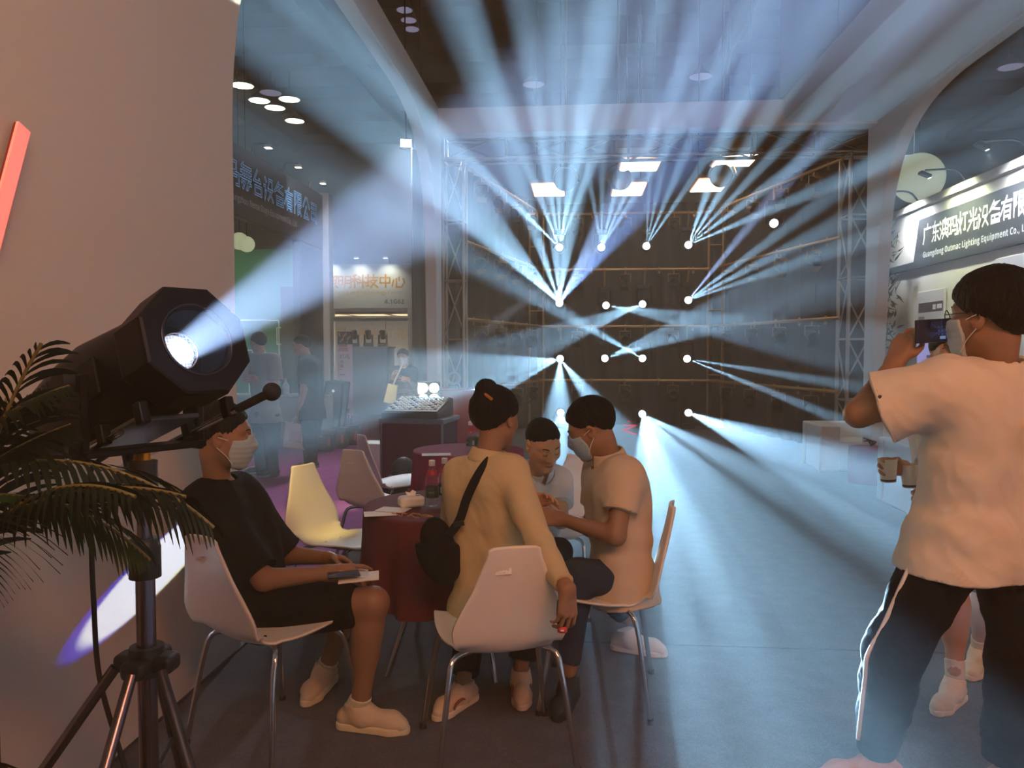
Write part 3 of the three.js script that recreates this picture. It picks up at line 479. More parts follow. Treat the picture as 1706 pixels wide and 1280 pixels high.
// ---------- palm at the left edge ----------
{
  const lf = c => new THREE.MeshPhysicalMaterial({ color: c, roughness: .55, specularIntensity: .35, side: THREE.DoubleSide }), leafM = [lf(0x141d0d), lf(0x0e150a), lf(0x22381a)], caneM = std(0x6d6128, .55);  // last leaf colour paints one frond as lit; the others are darkened for shade
  const b = V(-1.22, 0, -1.42), t = thing('potted_palm', 'potted areca palm with long feathery fronds beside the follow spot', 'plant', b.toArray());
  part('pot', lathe([[0, .01], [.15, .01], [.19, .33], [.205, .33], [.205, .37], [.175, .37], [.17, .3], [0, .3]], 28), std(0x2c2a2c, .5), t);
  part('soil', cyl(.172, .172, .02, 24).translate(0, .31, 0), std(0x2a2018, 1), t);
  const fA = at(330, 566, 1.6), fB = at(110, 705, 2.02), keep = q => cone(q.clone().add(b), fA, fB, .24, .22) > 0;   // fronds stay clear of the follow spot
  const fr = (x0, z0, h0, dx, dy, dz, len, droop, mi) => {
    let n = 30; const pts = [], dir = V(dx, dy, dz).normalize(); let p = V(x0, h0, z0);
    for (let i = 0; i <= n; i++) { if (i > 9 && !keep(p)) { n = i - 1; break; } pts.push(p.clone()); dir.y -= droop / n; dir.normalize(); p = p.clone().addScaledVector(dir, len / n); }
    const pos = [], nor = [], idx = [], uv = [];
    for (let i = 4; i < n; i++) for (const s of [-1, 1]) {
      const c = pts[i], d = pts[i + 1].clone().sub(pts[i]).normalize(), side = d.clone().cross(V(0, 1, 0)).normalize().multiplyScalar(s), k = (i - 4) / (n - 4), Lf = len * .4 * Math.sin(Math.PI * (.22 + .72 * k)) * rr(.85, 1.1), w = .0072 * (1 - .35 * k);
      const out = side.clone().multiplyScalar(.82).addScaledVector(d, .55 + .4 * k).add(V(0, .28 - .1 * k, 0)).normalize(), up = out.clone().cross(d).normalize();
      if (!keep(c.clone().addScaledVector(out, Lf * .7))) continue; let q = c.clone(), o = out.clone(); const wd = d.clone().multiplyScalar(w), st = pos.length / 3, m = 5;
      for (let j = 0; j <= m; j++) { const f = Math.sin(Math.PI * Math.min(.98, .12 + .86 * j / m)) ; pos.push(q.x - wd.x * f, q.y - wd.y * f, q.z - wd.z * f, q.x + wd.x * f, q.y + wd.y * f + .002, q.z + wd.z * f); uv.push(0, j / m, 1, j / m); o.y -= .16 + .1 * rnd(); o.normalize(); q = q.clone().addScaledVector(o, Lf / m); if (j) { const a = st + j * 2; idx.push(a - 2, a - 1, a, a - 1, a + 1, a); } }
    }
    for (let i = 0; i < pos.length; i += 3) if (pos[i] + b.x < -1.62) pos[i] = -1.62 - b.x;
    for (const q of pts) if (q.x + b.x < -1.62) q.x = -1.62 - b.x;
    const g = new THREE.BufferGeometry(); g.setAttribute('position', new THREE.Float32BufferAttribute(pos, 3)); g.setAttribute('uv', new THREE.Float32BufferAttribute(uv, 2)); g.setIndex(idx); g.computeVertexNormals();
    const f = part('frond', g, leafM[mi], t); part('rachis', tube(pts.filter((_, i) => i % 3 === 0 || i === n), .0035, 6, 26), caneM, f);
  };
  for (let i = 0; i < 9; i++) { const a = rr(0, 6.28), r = rr(.02, .12), x = Math.cos(a) * r, z = Math.sin(a) * r, h = rr(.95, 1.25), dx = rr(-.12, .12), dz = rr(-.08, .08);
    part('cane', tube([[x, .3, z], [x + dx * .5, .3 + h * .4, z + dz * .4], [x + dx, .3 + h * .85, z + dz]], rr(.007, .011), 8, 20), caneM, t);
    const top = [x + dx, z + dz, .3 + h * .85];
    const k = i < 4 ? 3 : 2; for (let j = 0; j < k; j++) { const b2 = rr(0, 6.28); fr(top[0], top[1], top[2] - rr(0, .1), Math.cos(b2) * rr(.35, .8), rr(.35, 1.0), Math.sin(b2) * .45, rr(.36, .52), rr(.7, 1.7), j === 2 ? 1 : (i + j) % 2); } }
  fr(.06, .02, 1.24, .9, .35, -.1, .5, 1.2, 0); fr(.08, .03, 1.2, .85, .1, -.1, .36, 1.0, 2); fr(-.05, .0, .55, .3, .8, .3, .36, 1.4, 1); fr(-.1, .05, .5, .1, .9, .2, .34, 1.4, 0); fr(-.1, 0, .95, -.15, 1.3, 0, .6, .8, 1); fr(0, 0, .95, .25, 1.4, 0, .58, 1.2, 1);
}
// ---------- people ----------
const skinM = (c) => new THREE.MeshPhysicalMaterial({ color: c, roughness: .55, sheen: .15, sheenColor: new THREE.Color(0x885544), sheenRoughness: .6 });
const cloth = (c, o = {}) => new THREE.MeshPhysicalMaterial({ color: c, roughness: .9, specularIntensity: .15, side: THREE.DoubleSide, ...o });
const hairM = new THREE.MeshPhysicalMaterial({ color: 0x050505, roughness: .6, specularIntensity: .12 });
const L3 = (a, b, t) => a.clone().lerp(b, t), nrm = v => v.clone().normalize();
const halfS = (p, o, n) => (p.x - o.x) * n.x + (p.y - o.y) * n.y + (p.z - o.z) * n.z;
function handParts(w, d, n, left, curl, k = 1, spread = .16) {   // wrist, direction to the knuckles, palm side, finger bends
  d = nrm(d); n = nrm(n.clone().addScaledVector(d, -n.dot(d))); const s = d.clone().cross(n).multiplyScalar(left ? -1 : 1), B = [], pt = (a, b, c) => w.clone().addScaledVector(d, a * k).addScaledVector(s, b * k).addScaledVector(n, c * k);
  const kn = [[.092, .03], [.096, .009], [.09, -.012], [.08, -.03]], len = [[.043, .026, .021], [.048, .03, .022], [.044, .027, .021], [.034, .02, .018]];
  for (const [a, b] of kn) B.push(['palm', pt(0, b * .55, 0), pt(a - .004, b, 0), .0155 * k, .0115 * k]);
  const tips = [];
  kn.forEach(([a, b], i) => {
    let p = pt(a - .004, b, 0), ang = 0; const c = curl[i], fan = b * spread / .03;
    len[i].forEach((L, j) => { ang += c * [.75, 1.05, .7][j]; const dir = d.clone().multiplyScalar(Math.cos(ang)).addScaledVector(n, Math.sin(ang)).addScaledVector(s, fan * Math.cos(ang)).normalize(), q = p.clone().addScaledVector(dir, L * k); B.push(['f' + i, p, q, (.0092 - j * .001 - (i === 3 ? .001 : 0)) * k, (.0083 - j * .001 - (i === 3 ? .001 : 0)) * k]); p = q; });
    tips.push(p);
  });
  const tc = curl[4] ?? .5, t0 = pt(.024, .018, .002), t1 = pt(.052, .042, .012 + .012 * tc), t2 = pt(.078, .05 - .012 * tc, .018 + .026 * tc), t3 = pt(.1, .048 - .024 * tc, .02 + .036 * tc);
  B.push(['t', t0, t1, .0135 * k, .011 * k], ['t', t1, t2, .0108 * k, .0095 * k], ['t', t2, t3, .0093 * k, .0075 * k]);
  const f = p => { let palm = 9, res = 9; const g = {}; for (const [id, a, b, ra, rb] of B) { const c = cone(p, a, b, ra, rb); if (id === 'palm') palm = smin(palm, c, .014 * k); else g[id] = Math.min(g[id] ?? 9, c); } res = palm; for (const id in g) res = id === 't' ? smin(res, g[id], .012 * k) : smin(res, g[id], .005 * k); return res; };
  return { f, pts: B.flatMap(b => [b[1], b[2]]), tips, palm: pt(.06, 0, .015), pt };
}
function headBasis(fwd, up) { const z = nrm(fwd), x = up.clone().cross(z).normalize(), y = z.clone().cross(x); return new THREE.Matrix4().makeBasis(x, y, z); }
const hq0 = V(0, 0, 0), ha = V(0, 0, 0), hb0 = V(0, 0, 0);
function headF(p, o = {}) {                                   // local: x across, y up, z to the face
  const ax = Math.abs(p.x), q = hq0.set(ax, p.y, p.z), c3 = (a, b, ra, rb) => cone(q, ha.set(a[0], a[1], a[2]), hb0.set(b[0], b[1], b[2]), ra, rb);
  let d = ell(p.x, p.y - .035, p.z + .012, .075, .088, .097);
  d = smin(d, ell(p.x, p.y + .03, p.z - .028, .06, .08, .064), .04);
  d = smin(d, c3([.05, -.045, .005], [.012, -.098, .066], .02, .016), .03);
  d = smin(d, c3([0, -.102, .07], [.006, -.1, .07], .015, .015), .02);
  d = smin(d, c3([.04, -.018, .066], [.052, -.012, .04], .017, .016), .03);
  d = smin(d, c3([.012, .03, .083], [.045, .034, .066], .011, .01), .022);
  d = smax(d, -(Math.hypot(ax - .031, (p.y - .012) * 1.25, p.z - .101) - .0165), .014);
  d = smin(d, c3([0, .018, .088], [0, -.024, .11], .0085, .0115), .016);
  d = smin(d, c3([.011, -.028, .1], [.013, -.03, .096], .0075, .007), .01);
  d = smin(d, c3([0, -.055, .0935], [.02, -.06, .082], .0062, .0035), .006);
  d = smin(d, c3([0, -.0685, .0925], [.017, -.065, .083], .0072, .004), .006);
  d = smin(d, Math.hypot(ax - .031, p.y - .01, p.z - .079) - .0125, .004);           // eyeball under the lids
  let e = ell((ax - .08) * .93 - (p.z + .008) * .3, p.y - .0, (p.z + .012) * .93 + (ax - .08) * .4, .0085, .033, .02);
  e = smax(e, -(Math.hypot((ax - .088) * .8, p.y - .004, (p.z + .006)) - .0125), .006);
  d = smin(d, e, .009);
  return d;
}
function person(o) {
  const t = thing('person', o.label, 'person', [o.J.pelvis.x, 0, o.J.pelvis.z], 0); const O = t.position;
  const J = {}; for (const k in o.J) J[k] = o.J[k].clone().sub(O);
  const k = o.k || 1, cell = o.cell || 1, P = J.pelvis, shM = L3(J.shL, J.shR, .5), sd = nrm(J.shR.clone().sub(J.shL)), hd = nrm(J.hipR.clone().sub(J.hipL)), spine = nrm(shM.clone().sub(P));
  const C = shM.clone().addScaledVector(spine, -.09 * k), nk0 = shM.clone().addScaledVector(spine, .0), HB = headBasis(o.face, o.up || V(0, 1, 0)), H = J.head, inv = HB.clone().setPosition(H).invert(), fwd = spine.clone().cross(sd).normalize();
  const hk = (o.hk || 1) * k, nk1 = V(0, -.06, -.03).multiplyScalar(hk).applyMatrix4(HB).add(H);
  const w = o.w || 1, belly = o.belly || 0;
  const torso = (p, e) => {
    let d = cone(p, L3(J.hipL, P, .25), L3(J.hipR, P, .25), (.105 + e) * k, (.105 + e) * k);
    for (const s of [-1, 1]) d = smin(d, cone(p, P.clone().addScaledVector(hd, s * .065 * k * w).addScaledVector(spine, .05 * k).addScaledVector(fwd, belly), C.clone().addScaledVector(sd, s * .082 * k * w), (.098 + e) * k * w, (.107 + e) * k * w), .05 * k);
    d = smin(d, cone(p, L3(J.shL, shM, .24), L3(J.shR, shM, .24), (.066 + e) * k, (.066 + e) * k), .07 * k);
    d = smin(d, cone(p, shM.clone().addScaledVector(spine, .0), L3(nk0, nk1, .45), (.07 + e * .7) * k, (.048 + e * .3) * k), .06 * k);
    return d;
  };
  const T1 = { P, C, shM };                                   // cached ends, so that the inner loops make no vectors
  const hipA = L3(J.hipL, P, .25), hipB = L3(J.hipR, P, .25), pa = [-1, 1].map(s => P.clone().addScaledVector(hd, s * .065 * k * w).addScaledVector(spine, .05 * k).addScaledVector(fwd, belly)), ca = [-1, 1].map(s => C.clone().addScaledVector(sd, s * .082 * k * w)), sA = L3(J.shL, shM, .24), sB = L3(J.shR, shM, .24), nkm = L3(nk0, nk1, .45);
  const tor = (p, e) => { let d = cone(p, hipA, hipB, (.105 + e) * k, (.105 + e) * k); for (let s = 0; s < 2; s++) d = smin(d, cone(p, pa[s], ca[s], (.098 + e) * k * w, (.107 + e) * k * w), .05 * k); d = smin(d, cone(p, sA, sB, (.066 + e) * k, (.066 + e) * k), .07 * k); return smin(d, cone(p, shM, nkm, (.068 + e * .6) * k, (.047 + e * .2) * k), .06 * k); };
  const arm = (p, s, e0, e1) => smin(cone(p, J['sh' + s], J['el' + s], (.052 + e0) * k, (.041 + e1) * k), cone(p, J['el' + s], J['wr' + s], (.042 + e1) * k, (.027 + e1) * k), .02);
  const leg = (p, s, e0, e1) => { const a = J['hip' + s], b = J['kn' + s], c = J['an' + s]; return smin(cone(p, a, b, (.086 + e0) * k, (.056 + e0) * k), smin(cone(p, b, c, (.054 + e1) * k, (.034 + e1) * k), cone(p, cal[s], calB[s], (.058 + e1) * k, (.048 + e1) * k), .03), .03); };
  const cal = {}, calB = {}; for (const s of ['L', 'R']) { const b = J['kn' + s], c = J['an' + s], bk = nrm(b.clone().sub(J['hip' + s])); const ax = nrm(c.clone().sub(b)), off = bk.addScaledVector(ax, -bk.dot(ax)); const L = off.length() || 1; off.multiplyScalar(-.014 * k / Math.max(.4, L)); cal[s] = L3(b, c, .22).add(off); calB[s] = L3(b, c, .45).add(off.clone().multiplyScalar(.6)); }
  // skin: body, finer hands and head, one mesh
  const all = Object.values(J), lim = all.filter(v => v !== H), G = [];
  const bodyF = p => { let d = tor(p, 0); for (const s of ['L', 'R']) d = smin(smin(d, arm(p, s, 0, 0), .03), leg(p, s, 0, 0), .02); return Math.min(d, cone(p, nk0, nk1, .052 * k, .05 * k)); };
  G.push(nets(bodyF, ...around(lim.concat([nk1]), .16 * k), .0135 * cell));
  const hands = {};
  for (const s of ['L', 'R']) if (o['hand' + s]) {
    const h = o['hand' + s], wr = J['wr' + s], hp = handParts(wr, h.d, h.n, s === 'L', h.curl || [.45, .5, .5, .55, .5], k * (o.handK || 1)), el = J['el' + s]; hands[s] = hp;
    const f = p => smin(hp.f(p), cone(p, L3(el, wr, .7), wr, .0305 * k, .0255 * k), .02); G.push(nets(f, ...around(hp.pts.concat([L3(el, wr, .8)]), .03), .0042 * cell));
  }
  const hf = p => { const q = tmp.copy(p).applyMatrix4(inv); q.multiplyScalar(1 / hk); return smin(headF(q) * hk, cone(p, nk0, nk1, .053 * k, .05 * k), .03); }, tmp = V(0, 0, 0);
  const hb = new THREE.Box3().setFromCenterAndSize(H, V(.32, .34, .32).multiplyScalar(hk)); hb.expandByPoint(L3(nk0, nk1, .3));
  G.push(nets(hf, hb.min, hb.max, .0046 * cell));
  part('body', merge(G), o.skin, t);
  // head dressing, in head axes
  const hg = (name, f, lo, hi, h, m) => { const g = nets(f, V(...lo), V(...hi), h * cell); g.scale(hk, hk, hk).applyMatrix4(HB).translate(H.x, H.y, H.z); return part(name, g, m, t); };
  const hr = o.hair || {};
  hg('hair', p => {
    const th = Math.atan2(p.x, p.z), r = Math.hypot(p.x, p.y - .03, p.z);
    let d = ell(p.x, p.y - .04 - (hr.up || 0), p.z + .016, .083 + (hr.thick || 0), .092 + (hr.thick || 0) + (hr.up || 0) * .6, .106 + (hr.thick || 0));
    d += (hr.rough ?? .004) * (.5 * N3(p.x * 40, p.y * 20, p.z * 40) + .5 * N3(th * 22, p.y * 30, r * 40) + .5 * N3(th * 46, p.y * 40, 3));
    const front = hr.front ?? .078, nape = hr.nape ?? -.055, side = hr.side ?? .005;
    const line = p.z > .03 ? side + .02 + (front - side - .02) * Math.min(1, (p.z - .03) / .045) : p.z > -.035 ? side + (.02) * (p.z + .035) / .065 : side + (nape - side) * Math.min(1, (-.035 - p.z) / .045);
    const lineN = line + .011 * N3(th * 9, r * 20, 4) + .006 * N3(th * 30, 5, 4) + (hr.fringe ? -.03 * Math.max(0, Math.cos(p.x * 30)) * (p.z > .05 ? 1 : 0) : 0);
    const ed = Math.max(0, 1 - (p.y - lineN) / .028); d += .0085 * ed * ed;
    d = smax(d, (lineN - p.y) * .8, .008);
    if (hr.bun) d = smin(d, ell(p.x - .0, p.y - .118, p.z + .075, .044, .042, .044) + .004 * N3(p.x * 120, p.y * 60, p.z * 120), .02);
    return d;
  }, [-.13, -.12, -.19], [.13, .2, .13], .0038, hairM);
  if (hr.bun) { const cl = rod(V(-.055, .075, -.118).multiplyScalar(hk), V(.0, .105, -.106).multiplyScalar(hk), .006, 8); const c2 = new THREE.SphereGeometry(.009, 12, 8).translate(0, .106 * hk, -.107 * hk); part('hair_clip', merge([cl, c2]).applyMatrix4(HB).translate(H.x, H.y, H.z), std(0xb06a18, .35), t); for (let i = 0; i < 4; i++) part('hair_strand', tube([[.072, .05, .05 + i * .006], [.09, .0, .055 + i * .008], [.082, -.05, .05 + i * .006], [.075, -.075 - i * .008, .04]].map(a => V(...a).multiplyScalar(hk).applyMatrix4(HB).add(H)), .002, 5), hairM, t); }
  if (!o.noBrows) for (const s of [-1, 1]) part('eyebrow', tube([[s * .016, .034, .0955], [s * .03, .0385, .091], [s * .046, .034, .078]].map(a => V(...a).multiplyScalar(hk).applyMatrix4(HB).add(H)), .0026, 6), hairM, t);
  for (const s of [-1, 1]) {                                  // eyes: open, or a lid line when looking down
    const c = V(s * .031, .01, .079).multiplyScalar(hk);
    if (o.eyes === 'down') part('eyelashes', tube([[s * .02, .003, .0895], [s * .031, .0005, .0925], [s * .043, .003, .0865]].map(a => V(...a).multiplyScalar(hk).applyMatrix4(HB).add(H)), .0014, 5), hairM, t);
    else { const g = [new THREE.SphereGeometry(.0034, 10, 8).scale(1, 1, .5).translate(0, 0, .0122)]; const wG = new THREE.SphereGeometry(.0128, 14, 10).scale(1, .55, 1); const e = part('eye', wG.scale(hk, hk, hk).translate(c.x, c.y, c.z + .0006).applyMatrix4(HB).translate(H.x, H.y, H.z), std(0xd8d0c8, .2), t); part('iris', merge(g).scale(hk * 1.3, hk * 1.3, hk).translate(c.x, c.y, c.z + .0012).applyMatrix4(HB).translate(H.x, H.y, H.z), std(0x1a100a, .15), e); }
  }
  if (!o.mask) for (const dy of [0]) part('lips', tube([[-.021, -.0605, .083], [-.01, -.0615, .096], [0, -.0622, .0995], [.01, -.0615, .096], [.021, -.0605, .083]].map(a => V(...a).multiplyScalar(hk).applyMatrix4(HB).add(H)), .0017, 5), std(0x6a2c24, .5), t);
  if (o.mask) {
    const mk = hg('face_mask', p => { const q = p; let d = Math.min(ell(p.x, p.y + .045, p.z - .03, .066, .072, .078), 9); d = smin(d, headF(q) - .004, .02); const shell = Math.max(d - .0035, -(d - .0005)); let cut = Math.max(p.y - (-.0 + .02 * (1 - Math.min(1, Math.abs(p.x) / .05))), -.112 - p.y, .028 - p.z + Math.abs(p.y + .05) * .25); return smax(d - .003, cut, .004) + .0006 * Math.sin(p.y * 330); }, [-.1, -.14, .0], [.1, .05, .14], .0042, o.maskM || cloth(0x9fb6c4));
    for (const s of [-1, 1]) for (const y of [[-.012, .01], [-.09, -.028]]) part('ear_loop', tube([[s * .062, y[0], .045], [s * .074, (y[0] + y[1]) / 2, .022], [s * .086, y[1], -.012]].map(a => V(...a).multiplyScalar(hk).applyMatrix4(HB).add(H)), .0018, 5), M.paper, mk);
  }
  if (o.glasses) for (const s of [-1, 1]) { const q = a => V(...a).multiplyScalar(hk).applyMatrix4(HB).add(H); part('spectacle_rim', tube([[s * .012, .012, .108], [s * .03, .03, .106], [s * .054, .014, .096], [s * .032, -.008, .106]].map(q), .0016, 6, 24, true), M.blackMetal, t); part('spectacle_temple', tube([[s * .054, .016, .096], [s * .077, .016, .04], [s * .086, .012, -.012]].map(q), .0016, 6), M.blackMetal, t); }
  // shirt
  const S = o.shirt;
  if (S) {
    const e = S.e ?? .016, tS = S.sleeve ?? .55, hem = P.clone().addScaledVector(spine, -(S.hem ?? .06)), wr = S.wr ?? .006, endS = {}, dirS = {};
    for (const s of ['L', 'R']) { const long = tS > 1; endS[s] = long ? L3(J['el' + s], J['wr' + s], tS - 1) : L3(J['sh' + s], J['el' + s], tS); dirS[s] = nrm((long ? J['wr' + s] : J['el' + s]).clone().sub(long ? J['el' + s] : J['sh' + s])); }
    const nkA = nk0.clone().addScaledVector(spine, S.neck ?? .02).addScaledVector(fwd, .012), hq = S.wide ? .05 : .25, hemL = L3(J.hipL, P, hq).addScaledVector(spine, -(S.hem ?? .06)), hemR = L3(J.hipR, P, hq).addScaledVector(spine, -(S.hem ?? .06));
    const f = p => {
      let d = tor(p, e);
      if (S.hem) d = smin(d, cone(p, hipA, hemL, (.108 + e) * k, (.11 + e) * k), .05), d = smin(d, cone(p, hipB, hemR, (.108 + e) * k, (.11 + e) * k), .05), d = smin(d, cone(p, hemL, hemR, (.11 + e) * k, (.11 + e) * k), .06);
      d = Math.max(d, -halfS(p, hem, spine));
      for (const s of ['L', 'R']) {
        const fl = S.flare ?? .018; let a = cone(p, J['sh' + s], tS > 1 ? J['el' + s] : endS[s], (.056 + e) * k, (tS > 1 ? .05 : .052 + fl) * k); if (tS > 1) a = smin(a, cone(p, J['el' + s], endS[s], .051 * k, (S.cuff ?? .036) * k), .025);
        a = Math.max(a, halfS(p, endS[s], dirS[s])); d = smin(d, a, .035 * k);
      }
      const u = p.x * hd.x + p.z * hd.z, v = p.y, z2 = p.x * hd.z - p.z * hd.x;
      d += wr * (N3(u * 9 + v * 5, v * 9 - u * 3, z2 * 8) + .5 * Math.abs(N3(u * 22 + v * 9, v * 14, z2 * 20 + 7)) - .2);
      if (S.pull) d += .004 * Math.sin((u * S.pull[0] + v * S.pull[1]) * 60 + 2 * N3(u * 6, v * 6, 2)) * Math.max(0, 1 - Math.abs(v - P.y - .12) / .28);
      return smax(d, -cone(p, nkA, nk1, (S.nr ?? .064) * k, (S.nr ?? .064) * k), .006);
    };
    part('shirt', nets(f, ...around([J.shL, J.shR, J.elL, J.elR, endS.L, endS.R, hem, hipA, hipB, hemL, hemR, nk0], .19 * k), .0098 * cell), S.m, t);
    for (const s of ['L', 'R']) if (!S.noRib) { const n = dirS[s], r = (tS > 1 ? (S.cuff ?? .036) : .052 + (S.flare ?? .018)) * k - .001; const g = new THREE.TorusGeometry(r, .0032, 8, 40); g.applyQuaternion(new THREE.Quaternion().setFromUnitVectors(V(0, 0, 1), n)).translate(endS[s].x - n.x * .004, endS[s].y - n.y * .004, endS[s].z - n.z * .004); part('sleeve_hem', g, S.m, t); }
    if (S.collar) { const ax = nrm(nk1.clone().sub(nk0)), c0 = nk0.clone().addScaledVector(ax, .064 * k), c1 = c0.clone().addScaledVector(ax, .042); part('collar', nets(p => { const r = cone(p, c0, c1, .079 * k, .066 * k), cut = Math.max(halfS(p, c1, ax), -halfS(p, c0, ax) - .012); const d = Math.max(Math.abs(r) - .0055, cut); const fr = halfS(p, c0, fwd), sdx = Math.abs(halfS(p, c0, sd)); return fr > .02 ? smax(d, .012 - sdx, .004) : d; }, ...around([c0, c1], .1), .0052 * cell), S.m, t); }
    else if (S.round) { const ax = nrm(nk1.clone().sub(nk0)), c = nkA.clone().addScaledVector(ax, .012); part('neckband', new THREE.TorusGeometry((S.nr ?? .064) * k + .003, .0055, 8, 44).applyQuaternion(new THREE.Quaternion().setFromUnitVectors(V(0, 0, 1), ax)).translate(c.x, c.y, c.z), S.m, t); }
  }
  // trousers, skirts of shorts end above the knee
  const Q = o.pants;
  if (Q) {
    const e = Q.e ?? .014, e1 = Q.e1 ?? e, endL = {}, dirL = {}, shorts = Q.len < 1; for (const s of ['L', 'R']) { endL[s] = shorts ? L3(J['hip' + s], J['kn' + s], Q.len) : L3(J['kn' + s], J['an' + s], Q.len - 1); dirL[s] = shorts ? nrm(J['kn' + s].clone().sub(J['hip' + s])) : nrm(J['an' + s].clone().sub(J['kn' + s])); }
    const waist = P.clone().addScaledVector(spine, Q.waist ?? .03), hemB = Q.hemR ?? (shorts ? .084 : .05);
    const f = p => {
      let d = Math.max(smin(cone(p, hipA, hipB, (.108 + e) * k, (.108 + e) * k), smin(cone(p, pa[0], waist, (.1 + e) * k * w, (.098 + e) * k * w), cone(p, pa[1], waist, (.1 + e) * k * w, (.098 + e) * k * w), .05), .05), halfS(p, waist, spine));
      for (const s of ['L', 'R']) { let a = cone(p, J['hip' + s], shorts ? endL[s] : J['kn' + s], (.094 + e) * k, (shorts ? hemB : .058 + e) * k); if (!shorts) a = smin(a, cone(p, J['kn' + s], endL[s], (.06 + e1) * k, hemB * k), .03); a = Math.max(a, halfS(p, endL[s], dirL[s])); d = smin(d, a, .03); }
      d += (Q.wr ?? .005) * (N3(p.x * 10, p.y * 13, p.z * 10 + 3) + .6 * Math.abs(N3(p.x * 24, p.y * 30 + p.x * 10, p.z * 24)));
      return d;
    };
    part(shorts ? 'shorts' : 'trousers', nets(f, ...around([J.hipL, J.hipR, J.knL, J.knR, endL.L, endL.R, waist], .16 * k), .0108 * cell), Q.m, t);
    if (Q.cuffM) for (const s of ['L', 'R']) { const a = endL[s], n = dirL[s]; part('cuff', nets(p => Math.max(cone(p, a.clone().addScaledVector(n, -.01), a.clone().addScaledVector(n, .06), (hemB - .004) * k, hemB * .82 * k), halfS(p, a.clone().addScaledVector(n, .06), n), -halfS(p, a.clone().addScaledVector(n, -.012), n)), ...around([a], .1), .006 * cell), Q.cuffM, t); }
    if (Q.edgeGlint) for (const s of ['L', 'R']) { const side = s === 'L' ? -1 : 1, offs = V(hd.x, 0, hd.z).multiplyScalar(side), pts = []; for (let i = 0; i <= 8; i++) { const u = i / 8, c = u < .5 ? L3(J['hip' + s], J['kn' + s], u * 2) : L3(J['kn' + s], endL[s], u * 2 - 1), r = u < .5 ? .094 + e + (.058 - .094) * u * 2 : .06 + e1 + (hemB - .06 - e1) * (u * 2 - 1); pts.push(c.addScaledVector(offs, (r + .006) * k)); } part('rim_glint', tube(pts, .007, 6, 30), M.paper, t); }  // pale tube down each outer leg, standing in for a rim-light glint
  }
  // shoes
  for (const s of ['L', 'R']) if (o.shoes) {
    const sh = o.shoes, an = J['an' + s], toe = o['toe' + s].clone(); toe.y = 0; toe.normalize(); const g0 = V(an.x, sh.lift ?? 0, an.z), sideV = V(toe.z, 0, -toe.x), q = (a, b, c) => g0.clone().addScaledVector(toe, a * k).add(V(0, b * k, 0)).addScaledVector(sideV, c * k);
    const heel = q(-.055, .045, 0), mid = q(.02, .055, 0), ball = q(.13, .04, s === 'L' ? -.004 : .004), tip = q(.172, .034, s === 'L' ? .004 : -.004), ankle = q(-.012, .105, 0), topO = q(-.012, .112, 0), topN = nrm(V(0, 1, 0).addScaledVector(toe, -.25)), holeB = q(-.012, .16, 0), s0 = q(-.055, .034, 0), s1 = q(.02, .034, 0), s2 = q(.13, .034, 0), s3 = q(.176, .034, 0), pp = V(0, 0, 0);
    const up = p => { let d = smin(cone(p, heel, mid, .034 * k, .037 * k), cone(p, mid, ball, .038 * k, .0365 * k), .03); d = smin(d, cone(p, ball, tip, .036 * k, .028 * k), .03); d = smin(d, cone(p, mid, ankle, .038 * k, .043 * k), .035); return Math.max(d, halfS(p, topO, topN), q0 - p.y); }, q0 = g0.y + .02;
    const shoe = part('shoe', nets(p => smax(up(p), -cone(p, an, holeB, .036 * k, .04 * k), .004) + .0012 * N3(p.x * 60, p.y * 60, p.z * 60), ...around([heel, tip, ankle], .06), .0062 * cell), (s === 'L' && sh.mL) || sh.m, t);
    const solF = p => { pp.set(p.x, Math.max(p.y, g0.y + .034 * k), p.z); let d = Math.min(cone(pp, s0, s1, .037 * k, .039 * k), cone(pp, s1, s2, .039 * k, .043 * k)); d = smin(d, cone(pp, s2, s3, .041 * k, .028 * k), .02); return smax(d, Math.max(p.y - g0.y - .03 * k, g0.y + .001 - p.y), .006); };
    part('sole', nets(solF, ...around([heel, tip, g0], .07), .0062 * cell), (s === 'L' && sh.mL) || sh.sole || M.paper, shoe);
    if (!sh.plain) { for (let i = 0; i < 5; i++) part('lace', tube([q(.03 + i * .018, .096 - i * .0085, -.022), q(.036 + i * .018, .1 - i * .009, 0), q(.03 + i * .018, .096 - i * .0085, .022)], .0026, 6), sh.laceM || M.paper, shoe); if (sh.stripeM) for (const b of [-1, 1]) part('band', tube([q(.02, .036, b * .043), q(.055, .058, b * .041), q(.1, .05, b * .04), q(.12, .036, b * .044)], .006, 6), sh.stripeM, shoe); }
    if (sh.sockM) part('sock', nets(p => Math.max(cone(p, q(-.012, .09, 0), L3(an, J['kn' + s], sh.sockT ?? .12), .039 * k, .041 * k), halfS(p, L3(an, J['kn' + s], sh.sockT ?? .12), nrm(J['kn' + s].clone().sub(an)))), ...around([an, L3(an, J['kn' + s], .2)], .07), .006 * cell), sh.sockM, t);
  }
  return { t, J, O, HB, H: H.clone().add(O), hands, sd, spine, fwd };
}
const SK = skinM(0x9c6a4c), SKd = skinM(0x8e6444), SKl = skinM(0xb07c5c);
